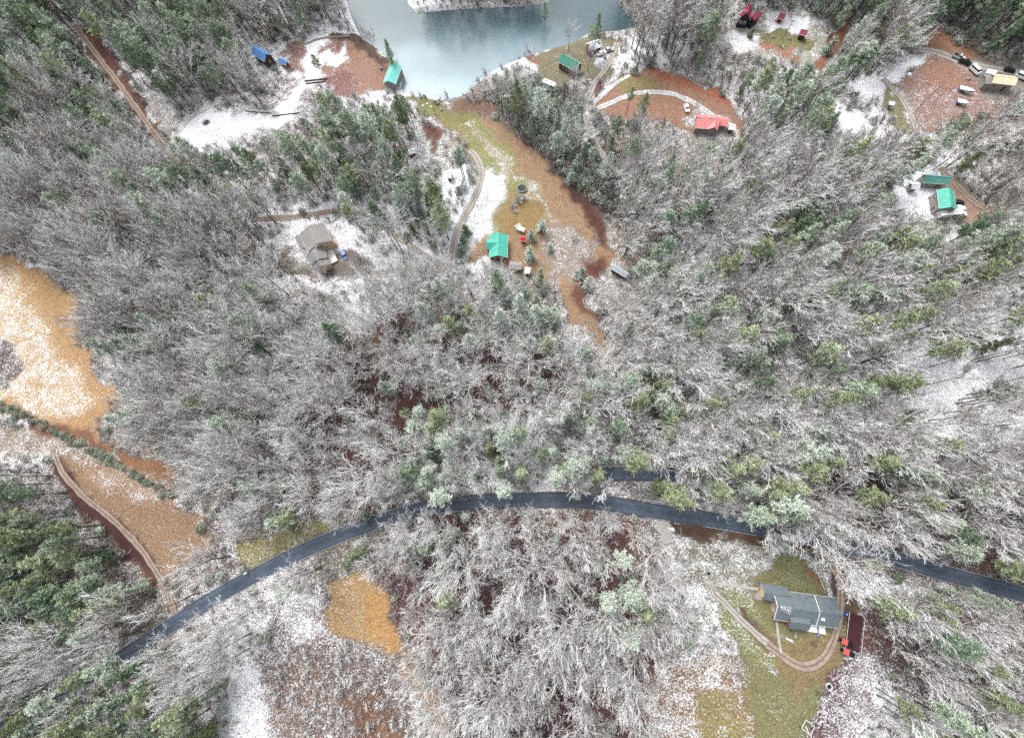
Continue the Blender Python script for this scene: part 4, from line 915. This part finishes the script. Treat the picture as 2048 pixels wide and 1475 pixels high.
mb.box((px_, py_, .5), (2.6, 5.2, .15)); mb.box((px_-1.25, py_, 1.1), (.08, 5.2, .1)); mb.build('porch_deck', M['greyw'], o)
# teal-roofed house by the meadow
o, L, W = house('house with a bright teal metal roof beside the meadow', [(1016,470),(1015,517),(978,514),(980,469)], 3.0, 1.9, ROOF['teal'], 'redw', 2, None)
block(o, [(995,478),(994,497),(972,500),(974,480)], 3.25, 1.5, ROOF['teal'], 'redw', 'y')
# grey-roofed house
o, L, W = house('large house with a grey metal roof in the snowy clearing of the wood', [(598,463),(614,497),(666,489),(650,451)], 5.4, 2.4, ROOF['grey'], 'tan', 2, None)
block(o, [(611,494),(625,527),(654,517),(646,491)], 4.3, 1.9, ROOF['grey'], 'tan')
block(o, [(624,526),(632,539),(662,532),(656,516)], 3.7, 1.8, ROOF['grey'], 'tan')
block(o, [(588,475),(602,499),(613,493),(604,468)], 4.2, .7, ROOF['grey'], 'tan')
mb = MB(); x_, y_ = local(o, 663, 512, 1); mb.box((x_, y_, .9), (6.5, 3.2, .18)); mb.box((x_+3, y_, .2), (.15, 3, 1.4)); mb.box((x_-3, y_, .2), (.15, 3, 1.4)); mb.build('deck', M['white'], o)
mb = MB(); x_, y_ = local(o, 665, 492, 1)
for i in range(4): mb.box((x_+i*.4-.8, y_+.5*i, .4+.3*i), (1.6, .6, .5))
mb.build('stair', M['orange'], o)
# the others
house('boat house with a pale aqua metal roof standing at the lake edge', [(796,127),(802,133),(786,172),(766,162)][0:0] or [(781,126),(768,163),(789,172),(803,135)], 3.0, 1.5, ROOF['aqua'], 'greyw', 1, None, 'boat_house', cat='boat house')
house('lake cottage with a dark green metal roof below a white-roofed one', [(1127,109),(1162,126),(1154,146),(1119,124)], 3.2, 2.0, ROOF['green'], 'brownw', 1, None)
house('lake cottage with a snow-white roof and red end wall', [(1170,88),(1196,80),(1204,93),(1180,103)], 3.0, 1.6, ROOF['white'], 'redw', 1)
o, L, W = house('house with a snow-dusted pink metal roof below the red earth field', [(1391,226),(1436,233),(1437,258),(1391,257)], 3.2, 2.0, ROOF['pink'], 'greyw', 1)
block(o, [(1418,236),(1438,238),(1437,263),(1418,258)], 3.5, 1.6, ROOF['pink'], 'greyw', 'y'); block(o, [(1437,232),(1455,236),(1455,252),(1437,252)], 3.0, 1.3, ROOF['pink'], 'greyw')
house('small white-roofed outbuilding right of the pink-roofed house', [(1457,247),(1470,249),(1470,260),(1456,259)], 2.4, .8, ROOF['white'], 'greyw', 0, name='shed', cat='shed', door=True)
o, L, W = house('dark cabin with a crimson roof and white gable windows at the top right', [(1477,37),(1480,22),(1521,26),(1517,44)][0:0] or [(1505,20),(1500,40),(1478,36),(1482,20)], 4.4, 2.8, ROOF['crimson'], 'darkw', 2)
block(o, [(1510,20),(1519,30),(1513,43),(1500,38)], 4.0, 1.0, ROOF['crimson'], 'darkw', 'y')
house('tiny dark red playhouse on the snowy lawn at the top right', [(1558,27),(1572,29),(1567,40),(1556,36)], 2.2, 1.2, ROOF['crimson'], 'redw', 0, name='shed', cat='shed')
house('small dark shed with a red roof at the edge of the olive lawn', [(1602,58),(1616,60),(1612,71),(1599,69)], 2.6, .9, ROOF['crimson'], 'darkw', 1, name='shed', cat='shed')
o, L, W = house('long building with a cream metal roof at the right edge', [(1984,147),(2032,153),(2029,170),(1983,165)], 3.4, 1.3, ROOF['cream'], 'greyw', 1)
block(o, [(1964,148),(1986,150),(1984,168),(1972,168)], 3.0, .8, ROOF['grey'], 'greyw'); block(o, [(1970,138),(1990,140),(1992,150),(1971,146)], 2.8, 1.0, ROOF['white'], 'greyw')
house('upper green-roofed building of the pair at the right', [(1845,348),(1896,354),(1895,368),(1842,366)], 3.2, 1.8, ROOF['frost'], 'greyw', 1)
o, L, W = house('lower building of the pair at the right, aqua roof and grey siding', [(1888,383),(1911,420),(1879,421),(1871,381)][0:0] or [(1907,382),(1911,421),(1879,418),(1872,380)], 4.2, 1.6, ROOF['teal'], 'greyw', 2)
house('white-roofed shed left of the upper green-roofed building', [(1818,365),(1834,364),(1840,377),(1822,379)], 2.6, .9, ROOF['white'], 'greyw', 0, name='shed', cat='shed')
house('house with a bright blue metal roof among bare trees', [(518,92),(542,110),(532,124),(503,108)], 3.6, 2.2, ROOF['blue'], 'brownw', 1)
house('small shed with a blue and white roof right of the blue-roofed house', [(561,116),(578,124),(573,132),(558,124)], 2.6, 1.0, ROOF['blue'], 'redw', 0, name='shed', cat='shed')
house('green-roofed hut leftmost of two in the upper left wood', [(374,115),(386,117),(385,128),(372,126)], 2.6, 1.2, ROOF['green'], 'brownw', 0, name='hut', cat='hut')
house('green-roofed hut rightmost of two in the upper left wood', [(403,117),(416,119),(414,129),(400,127)], 2.6, 1.2, ROOF['green'], 'brownw', 0, name='hut', cat='hut')
house('narrow white tent-like shed between the pines and the meadow drive', [(896,341),(905,341),(904,357),(892,356)], 2.6, 1.2, ROOF['white'], 'greyw', 0, name='shed', cat='shed')
house('small snow-roofed red hut in the pines left of the meadow', [(815,300),(829,296),(832,305),(819,309)], 2.4, .8, ROOF['white'], 'redw', 0, name='hut', cat='hut')
house('pale blue-roofed hut hidden in the frosted wood right of the meadow', [(1224,528),(1230,526),(1258,546),(1252,555)][0:0] or [(1225,527),(1257,546),(1252,555),(1223,538)], 2.8, .9, ROOF['steel'], 'wood', 0, name='hut', cat='hut')
house('tiny red-roofed shed beside the teal-roofed house', [(1043,472),(1053,474),(1050,484),(1040,481)], 2.3, .7, ROOF['red'], 'bluec', 0, name='shed', cat='shed')
house('white box shed under the large frosted cedar', [(1050,534),(1061,535),(1060,547),(1049,546)], 2.4, .4, ROOF['white'], 'white', 0, name='shed', cat='shed')
house('white hut roof on the right-hand green verge', [(1778,202),(1790,204),(1788,211),(1777,209)], 2.3, .5, ROOF['white'], 'greyw', 0, name='shed', cat='shed')
house('flat grey carport roof below the teal-roofed house', [(1018,523),(1044,526),(1043,538),(1019,536)], 2.5, .3, ROOF['grey'], 'greyw', 0, name='carport', cat='carport', door=False)

# ------------------------------------------------------------------ vehicles
def car(label, u, v, u2, v2, paint, L=4.6, Wd=1.85, Hh=1.5, kind='car', group=None):
    x, y, z = ground_at(u, v); x2, y2, _ = ground_at(u2, v2); a = math.atan2(y2-y, x2-x); cat = kind
    o = thing('parked_'+kind, label, cat, (x, y, z+.1), a, group); h = Hh
    prof = {'car': [(-.5, .35), (-.5, .62), (-.47, .68), (-.26, .72), (.22, .72), (.30, .66), (.48, .58), (.5, .45), (.5, .25), (-.5, .25)],
            'pickup': [(-.5, .30), (-.5, .66), (-.49, .68), (0, .68), (.26, .68), (.30, .66), (.48, .62), (.5, .5), (.5, .25), (-.5, .25)],
            'van': [(-.5, .25), (-.5, .68), (.3, .68), (.48, .6), (.5, .25)]}[kind]
    def extr(mb, pr, w0, w1):
        n = len(pr); vs = [(p[0]*L, -w0 if p[1] < .6 else -w1, p[1]*h) for p in pr] + [(p[0]*L, w0 if p[1] < .6 else w1, p[1]*h) for p in pr]
        mb.add(vs, [tuple(range(n)), tuple(range(2*n-1, n-1, -1))] + [(i, (i+n), (i+1) % n+n, (i+1) % n) for i in range(n)])
    b = MB(); extr(b, prof, Wd/2, Wd/2-.06); b.build('body', paint, o)
    cp = {'car': [(-.42, .68), (-.32, .97), (.08, .97), (.24, .68)], 'pickup': [(-.05, .66), (-.02, .98), (.14, .98), (.26, .66)], 'van': [(-.5, .66), (-.5, .98), (.26, .98), (.40, .66)]}[kind]
    g = MB(); extr(g, cp, Wd/2-.12, Wd/2-.14); g.build('windows', M['glass'], o)
    r = MB(); xa, xb = cp[1][0]*L, cp[2][0]*L; r.box(((xa+xb)/2, 0, h*.985), (abs(xb-xa), Wd-.3, .06)); r.build('roof_panel', paint, o)
    if kind == 'pickup': bb = MB(); bb.box((-.27*L, 0, h*.69), (L*.4, Wd-.35, .04)); bb.build('load_bed', M['black'], o)
    for sx in (-.31, .31):
        for sy in (-1, 1):
            w = MB(); w.tube([(sx*L, sy*(Wd/2-.12)-.11, .32), (sx*L, sy*(Wd/2-.12)+.11, .32)], [.33, .33], 10, 0, True); w.build('wheel', M['tyre'], o)
    for sy in (-1, 1): w = MB(); w.box((.495*L, sy*Wd*.34, h*.48), (.06, .34, .16)); w.build('headlight', M['trim'], o)
    return o
car('blue car parked in the yard right of the grey-roofed house', 690, 512, 693, 519, M['bluec'])
car('black and white car nearest the aqua roof at the right', 1913, 407, 1925, 409, M['darkc'])
car('white car second of three beside the aqua-roofed building', 1915, 418, 1929, 419, M['whitec'])
car('white car lowest beside the aqua-roofed building, behind the camper', 1918, 430, 1930, 430, M['whitec'])
car('silver pickup on the lane above the red earth slope', 1914, 117, 1924, 121, M['silver'], 5.4, 1.9, 1.75, 'pickup')
car('dark pickup on the lane right of the silver one', 1927, 127, 1937, 131, M['darkc'], 5.2, 1.9, 1.7, 'pickup')
car('white van parked left of the cream-roofed building', 1946, 144, 1952, 150, M['whitec'], 5.0, 2.0, 2.1, 'van')
car('dark car parked at the right end of the lane', 2016, 143, 2024, 145, M['darkc'])
car('white car by the lake cottage parking', 1203, 109, 1211, 106, M['whitec'])
car('white car on the snowy drive bend left of the pink-roofed house', 1372, 219, 1374, 226, M['whitec'], 4.4)
car('dark car standing on the left of the lake cottages parking', 1217, 102, 1226, 101, M['silver'])
car('white van under the trees at the top right corner of the wood', 2040, 157, 2047, 160, M['whitec'], 5.2, 2.1, 2.2, 'van')
def camper(label, u, v, u2, v2, L=7.5):
    x, y, z = ground_at(u, v); x2, y2, _ = ground_at(u2, v2); o = thing('camper_trailer', label, 'camper', (x, y, z+.1), math.atan2(y2-y, x2-x), 'white campers')
    pr = [(-L/2, .5), (-L/2, 2.3), (-L/2+.4, 2.75), (L/2-.5, 2.75), (L/2, 2.2), (L/2+.15, 1.2), (L/2, .5)]; b = MB(); n = len(pr)
    b.add([(p[0], -1.2, p[1]) for p in pr] + [(p[0], 1.2, p[1]) for p in pr], [tuple(range(n)), tuple(range(2*n-1, n-1, -1))] + [(i, i+n, (i+1) % n+n, (i+1) % n) for i in range(n)]); b.build('body', M['white'], o)
    w = MB(); w.tube([(L/2, -.5, .5), (L/2+1.4, 0, .45)], [.05, .05], 5); w.tube([(L/2, .5, .5), (L/2+1.4, 0, .45)], [.05, .05], 5); w.build('hitch', M['black'], o)
    for dx in (-1.8, 1.2): h = MB(); h.box((dx, 0, 2.83), (.7, .6, .16)); h.build('roof_vent', M['greyw'], o)
    for sy in (-1, 1):
        t = MB(); t.tube([(-.4, sy*1.05-.1, .35), (-.4, sy*1.05+.1, .35)], [.35, .35], 10, 0, True); t.build('wheel', M['tyre'], o); window(o, 1, sy*1.22, 1.7, .9, .6, sy*math.pi/2, fr='black')
camper('long white camper below the aqua-roofed building at the right', 1893, 432, 1905, 431, 9)
camper('white camper in the bare trees below the dark green lake cottage', 1098, 176, 1108, 180, 7)
def boat(label, u, v, u2, v2, L=6.0):
    x, y, z = ground_at(u, v); x2, y2, _ = ground_at(u2, v2); o = thing('boat_on_trailer', label, 'boat', (x, y, z+.1), math.atan2(y2-y, x2-x)); h = MB(); S = []
    for t in np.linspace(0, 1, 7):
        w = 1.1*(1-max(0, t-.45)**2*3.0); w = max(w, .05); xx = -L/2+L*t; S.append([(xx, -w, 1.35+.2*t), (xx, -w*.6, .75+.1*t), (xx, 0, .6+.15*t*t), (xx, w*.6, .75+.1*t), (xx, w, 1.35+.2*t)])
    h.add([p for s in S for p in s], [(i*5+j, i*5+j+1, (i+1)*5+j+1, (i+1)*5+j) for i in range(6) for j in range(4)] + [(0, 1, 2, 3, 4)]); h.build('hull', M['blue'], o)
    d = MB(); d.add([s[0] for s in S] + [s[4] for s in S], [(i, i+1, i+8, i+7) for i in range(6)]); d.build('deck_cover', M['white'], o)
    f = MB(); f.box((-.3, 0, .45), (L, .12, .12)); f.tube([(L/2, 0, .45), (L/2+1, 0, .45)], [.05, .05], 5)
    for sy in (-1, 1): f.tube([(-1, sy*1.0-.1, .33), (-1, sy*1.0+.1, .33)], [.33, .33], 8, 0, True)
    f.build('trailer', M['black'], o)
boat('white boat with a blue hull on the snowy lot below the red earth slope', 1928, 184, 1938, 187)
boat('small blue and white boat under the trees below the other boat', 1920, 209, 1929, 212, 4.4)

# ------------------------------------------------------------------ small things
def place(name, label, cat, u, v, u2=None, v2=None, group=None):
    x, y, z = ground_at(u, v); a = 0
    if u2 is not None: x2, y2, _ = ground_at(u2, v2); a = math.atan2(y2-y, x2-x)
    return thing(name, label, cat, (x, y, z), a, group)
def mb_part(o, name, mat, fn, smooth=False): m = MB(); fn(m); return m.build(name, M[mat], o, smooth)
# striped trailer stand by the teal house
o = place('garden_stand', 'white display stand with red stripes and a navy panel above the red shed', 'stand', 1043, 462, 1052, 466)
mb_part(o, 'table_top', 'white', lambda m: m.box((0, 0, 1.5), (3.2, 1.9, .12))); mb_part(o, 'panel', 'bluec', lambda m: m.box((.4, -.6, 1.6), (.7, .6, .08)))
mb_part(o, 'striped_panel', 'redc', lambda m: [m.box((1.35, -.75+.3*i, 1.6), (.8, .15, .06)) for i in range(6)])
for dx, dy in ((-1.4, -.8), (1.4, -.8), (1.4, .8), (-1.4, .8)): mb_part(o, 'leg', 'wood', lambda m: m.box((dx, dy, .7), (.1, .1, 1.5)))
o = place('scrap_pile', 'snowy pile of timber beside the striped display stand', 'timber pile', 1035, 455); mb_part(o, 'plank', 'log', lambda m: [m.box((random.uniform(-1, 1), random.uniform(-.8, .8), .15+.12*i), (2.4, .2, .1), random.uniform(0, 3)) for i in range(12)])
o = place('trampoline', 'dark sagging trampoline lying on the green meadow', 'trampoline', 1044, 378, 1056, 379)
mb_part(o, 'mat', 'black', lambda m: m.lathe([(0, .55), (1.5, .6), (2.1, .66)], n=16)); mb_part(o, 'rim', 'metal', lambda m: m.tube([(2.2*math.cos(t), 2.2*math.sin(t)*.9, .68) for t in np.linspace(0, 2*math.pi, 17)], [.1]*17, 6))
for k in range(4): mb_part(o, 'leg', 'metal', lambda m: m.tube([(2.1*math.cos(k*1.57), 1.9*math.sin(k*1.57), .68), (2.1*math.cos(k*1.57), 1.9*math.sin(k*1.57), -.05)], [.05, .05], 6))
def car_shelter(label, u, v, u2, v2):       # canvas-topped utility vehicles by the brick house
    o = place('utility_buggy', label, 'buggy', u, v, u2, v2, 'red-topped buggies beside the deck')
    o.scale = (.8, .8, .8)
    mb_part(o, 'canopy', 'redc', lambda m: (m.box((-.9, 0, 1.95), (2.3, 2.2, .1)), m.box((-.9, 0, 2.05), (1.3, 1.3, .12))))
    mb_part(o, 'bed', 'black', lambda m: (m.box((1.6, 0, .8), (3.0, 1.9, .5)), m.box((.2, 0, .5), (4.4, 1.8, .4)))); mb_part(o, 'frame', 'trim', lambda m: [m.box((dx, dy, 1.3), (.08, .08, 1.3)) for dx in (-1.95, .1) for dy in (-.9, .9)])
    for dx in (-1.3, 2.1):
        for dy in (-1, 1): mb_part(o, 'wheel', 'tyre', lambda m: m.tube([(dx, dy*.95-.14, .38), (dx, dy*.95+.14, .38)], [.38, .38], 10, 0, True))
car_shelter('upper red-topped black buggy beside the dark deck', 1687, 1281, 1706, 1290); car_shelter('lower red-topped black buggy below the dark deck', 1690, 1301, 1707, 1309)
o = place('deck', 'dark red wooden deck right of the brick house', 'deck', 1705, 1262, 1707, 1240)
mb_part(o, 'floor', 'deck', lambda m: [m.box((0, -2.2+.45*i, .3), (11, .4, .12)) for i in range(10)])
for s in (-1, 1): mb_part(o, 'rail', 'trim', lambda m: (m.box((0, s*2.4, 1.2), (11, .08, .08)), [m.box((-5.4+1.8*i, s*2.4, .7), (.08, .08, 1.1)) for i in range(7)]))
def barrel(label, u, v, mat='blue', r=.45, h=.9):
    o = place('barrel', label, 'barrel', u, v); mb_part(o, 'drum', mat, lambda m: m.lathe([(0, 0), (r*.92, 0), (r, .1), (r*1.04, h/2), (r, h-.1), (r*.92, h), (0, h+.01)], n=14)); mb_part(o, 'lid', 'white' if mat != 'white' else 'greyw', lambda m: m.lathe([(0, h+.05), (r*.4, h+.05), (r*.42, h)], n=10))
barrel('bright blue drum between the brick house and the deck', 1690, 1226); barrel('blue drum on the red earth left of the boat house', 763, 139); barrel('small blue drum on the lawn under the brick house porch', 1633, 1268, 'blue', .3, .6)
barrel('blue drum at the left porch corner of the brick house', 1519, 1166, 'blue', .3, .7)
def bench(label, u, v, u2, v2, mat='wood', L=2.2):
    o = place('garden_bench', label, 'bench', u, v, u2, v2, 'benches on the brick house lawn'); mb_part(o, 'seat', mat, lambda m: [m.box((0, -.2+.2*i, .45), (L, .16, .05)) for i in range(3)]); mb_part(o, 'backrest', mat, lambda m: [m.box((0, .32, .62+.16*i), (L, .04, .12)) for i in range(3)])
    for dx in (-L/2+.15, L/2-.15): mb_part(o, 'leg', mat, lambda m: (m.box((dx, -.25, .22), (.08, .08, .45)), m.box((dx, .3, .45), (.08, .08, .95))))
bench('dark bench on the grass left of the brick house', 1483, 1217, 1490, 1224, 'wood', 3.0); bench('white-dusted bench on the lawn in front of the brick house', 1578, 1278, 1584, 1281, 'white', 2.2); bench('brown bench near the drive bend in front of the brick house', 1626, 1286, 1628, 1291, 'wood', 1.6)
o = place('utility_box', 'white box on the verge left of the garden drive', 'box', 1427, 1212, 1430, 1217); mb_part(o, 'cabinet', 'white', lambda m: m.box((0, 0, .6), (1.6, .9, 1.2))); mb_part(o, 'lid', 'trim', lambda m: m.box((0, 0, 1.24), (1.75, 1.05, .1)))
def mailbox(label, u, v):
    o = place('mailbox', label, 'mailbox', u, v, u+5, v-3); mb_part(o, 'post', 'wood', lambda m: m.box((0, 0, .5), (.12, .12, 1.1)))
    mb_part(o, 'box', 'white', lambda m: (m.box((0, 0, 1.2), (1.1, .6, .4)), m.tube([(-.55, 0, 1.38), (.55, 0, 1.38)], [.3, .3], 10, 0, True)))
mailbox('white mailbox on the grassy verge above the paved road', 496, 1144)
def ring(label, u, v, r=1.5, n=14, mat='stone', s=.5):
    o = place('stone_ring', label, 'fire pit', u, v)
    def f(m):
        for k in range(n): a = k*2*math.pi/n; m.box((r*math.cos(a), r*math.sin(a), .15), (s*random.uniform(.7, 1.2), s*random.uniform(.6, 1), random.uniform(.3, .5)), a, 0, .7)
    mb_part(o, 'stones', mat, f); mb_part(o, 'ash', 'black', lambda m: m.lathe([(0, .14), (r*.7, .12), (r*.8, .02)], n=12))
ring('stone fire ring in the white snow clearing', 413, 245, 1.9); ring('pale stone ring on the maroon ground right of the lower lawn', 1658, 1372, .9, 10, 'white', .35); ring('dark ring at the walk fork by the snowy garden', 1417, 1146, .7, 9)
def pole(label, u, v, h=9, arm=True, r=.14, name='utility_pole', cat='utility pole'):
    o = place(name, label, cat, u, v); mb_part(o, 'post', 'trunk', lambda m: m.tube([(0, 0, -.3), (0, 0, h)], [r, r*.8], 8, 0, True))
    if arm: mb_part(o, 'crossarm', 'wood', lambda m: m.box((0, 0, h-.6), (2.2, .12, .14)))
    return o
pole('wooden utility pole standing on the lower garden lawn', 1630, 1379, 9.5); pole('tall bare pole on the olive lawn below the dark cabin', 1564, 80, 9); pole('pole beside the paved road opposite the garden', 1258, 1041, 7)
pole('slim lamp pole at the lake edge above the boat house', 797, 122, 5, False, .07, 'lamp_post', 'lamp post'); pole('dark post on the grassy dam below the lake', 873, 235, 6, False); pole('post standing in the red earth field slope', 1833, 218, 11, False)
def log(u, v, u2, v2, r, lab):
    a = ground_at(u, v); b = ground_at(u2, v2); x, y, z = a; o = thing('fallen_log', lab, 'log', (x, y, z), 0, 'fallen logs on the ground')
    d = np.array(b)-np.array(a); mb_part(o, 'stem', 'log', lambda m: m.tube([(0, 0, r), tuple(d*.5+np.array([0, 0, r])), tuple(d+np.array([0, 0, r]))], [r, r*.9, r*.7], 8, 0, True), True)
    mb_part(o, 'stub', 'log', lambda m: m.tube([tuple(d*.6+np.array([0, 0, r])), tuple(d*.6+np.array([.5, .6, r+.7]))], [r*.4, r*.2], 5))
for a in [(545,232,600,226,.35,'long fallen log at the upper edge of the snow clearing'),(610,163,655,158,.5,'thick log heap beside the white snow ribbon'),(612,168,650,163,.4,'fallen log just below the thick log heap'),(490,222,540,226,.3,'fallen log on the dark patch of the snow clearing'),(1225,1320,1245,1350,.3,'pair of logs on the maroon slope'),
          (1610,1450,1622,1475,.2,'timber lying left of the square frame'),(1640,1050,1600,1045,.25,'snow-covered log beside the right road bend'),(1275,1085,1300,1098,.2,'fallen log beside the paved apron'),(560,1215,545,1250,.3,'log at the left edge of the bottom clearing')]: log(*a)
o = place('timber_frame', 'open square timber frame at the bottom of the lower lawn', 'frame', 1612, 1450, 1622, 1458)
mb_part(o, 'beams', 'log', lambda m: (m.box((0, 1.4, .9), (3.2, .2, .2)), m.box((0, -1.4, .9), (3.2, .2, .2)), m.box((1.5, 0, .9), (.2, 2.8, .2)), m.box((-1.5, 0, .9), (.2, 2.8, .2)))); mb_part(o, 'posts', 'log', lambda m: [m.box((dx, dy, .4), (.2, .2, 1)) for dx in (-1.5, 1.5) for dy in (-1.4, 1.4)])
def dock(label, u, v, u2, v2, w=1.6):
    a = np.array(at(u, v, 0)); b = np.array(at(u2, v2, 0)); L = float(np.hypot(*(b-a))); d = b-a; o = thing('dock', label, 'dock', (a[0], a[1], -.6), math.atan2(d[1], d[0]), 'wooden docks on the lake')
    mb_part(o, 'planks', 'wood', lambda m: [m.box((L*(i+.5)/14, 0, 0), (L/14-.04, w, .1)) for i in range(14)])
    for k in range(3):
        for s in (-1, 1): mb_part(o, 'post', 'trunk', lambda m: m.tube([(L*(k+.5)/3, s*w/2, -1.6), (L*(k+.5)/3, s*w/2, .6)], [.12, .12], 6))
dock('narrow wooden dock reaching into the lake from the dam', 841, 199, 849, 188); dock('dock beside the dark boat in front of the lake cottages', 1062, 117, 1076, 106); dock('snowy dock left of the white-roofed lake cottage', 1142, 98, 1152, 94)
o = place('picnic_shelter', 'small white shelter with snow on the dam grass', 'shelter', 874, 205); mb_part(o, 'roof', 'white', lambda m: m.box((0, 0, 2.2), (2.4, 1.8, .15), .4, 0, .8)); 
for dx, dy in ((-.8, -.6), (.8, -.6), (.8, .6), (-.8, .6)): mb_part(o, 'post', 'wood', lambda m: m.box((dx, dy, 1.0), (.12, .12, 2.2)))
for u, v, s, lab in [(855,208,.5,'white boulder on the dam grass left of the shelter'),(862,214,.45,'white boulder nearest the dam shelter'),(846,212,.5,'white boulder at the left end of the dam grass'),(883,220,.7,'grey boulder below the dam shelter'),(1345,1058,.7,'snowy boulder on the lawn by the paved apron'),(1580,78,.8,'boulder on the right side of the olive lawn'),
                     (1546,75,.8,'dark boulder on the left side of the olive lawn'),(1428,1164,.5,'boulder beside the garden walk fork'),(1640,1262,.5,'boulder beside the porch'),(1936,158,.9,'pale boulder on the lot left of the cream-roofed building'),(1818,150,1,'snowy boulder on the red earth slope')]:
    x, y, z = ground_at(u, v); m = MB(); r_ = np.random.default_rng(int(u)); n = 9
    m.lathe([(0, s*.9), (s*.5, s*.8), (s*.95, s*.4), (s, 0), (s*.8, -.2)], n=n); m.v = [(a*(1+.25*r_.random()), b*(1+.25*r_.random()), c*(1+.1*r_.random())) for a, b, c in m.v]
    q = m.build('boulder', M['snowlump'] if 'white' in lab or 'snowy' in lab else M['stone'], None, True); q.location = (x, y, z); tag(q, lab, 'boulder')
# white wire guard line along the lower left road edge
def fence(label, pts, h, mat, step, rails=2, name='fence'):
    w = resample([ground_at(a, b)[:2] for a, b in pts], step); x0, y0 = w[0]; o = thing(name, label, 'fence', (x0, y0, tz(x0, y0)), 0); z0 = tz(x0, y0)
    L3 = [np.array([p[0]-x0, p[1]-y0, tz(*p)-z0]) for p in w]
    for k in range(rails): mb_part(o, 'rail', mat, lambda m: m.tube([q+np.array([0, 0, h*(1-.4*k)]) for q in L3], [.07]*len(L3), 4))
    for i, q in enumerate(L3):
        if i % max(1, len(L3)//28) == 0: mb_part(o, 'post', 'wood', lambda m: m.box((q[0], q[1], q[2]+h/2-.1), (.14, .14, h+.2)))
fence('white guard rail along the lower left edge of the paved road', [(0,1466),(60,1424),(130,1376),(190,1334),(240,1300),(292,1262)], 1.0, 'white', 2.0, 1, 'guard_rail')
fence('low snowy timber edging right of the upper lawn', [(1495,1090),(1560,1100),(1615,1116),(1632,1140),(1648,1178)], .25, 'white', 1.5, 1)
fence('dark rail fence below the crimson-roofed cabin', [(1496,62),(1515,64),(1535,67)], .9, 'wood', 1.5, 2)
print('OBJS', len(scene.objects))
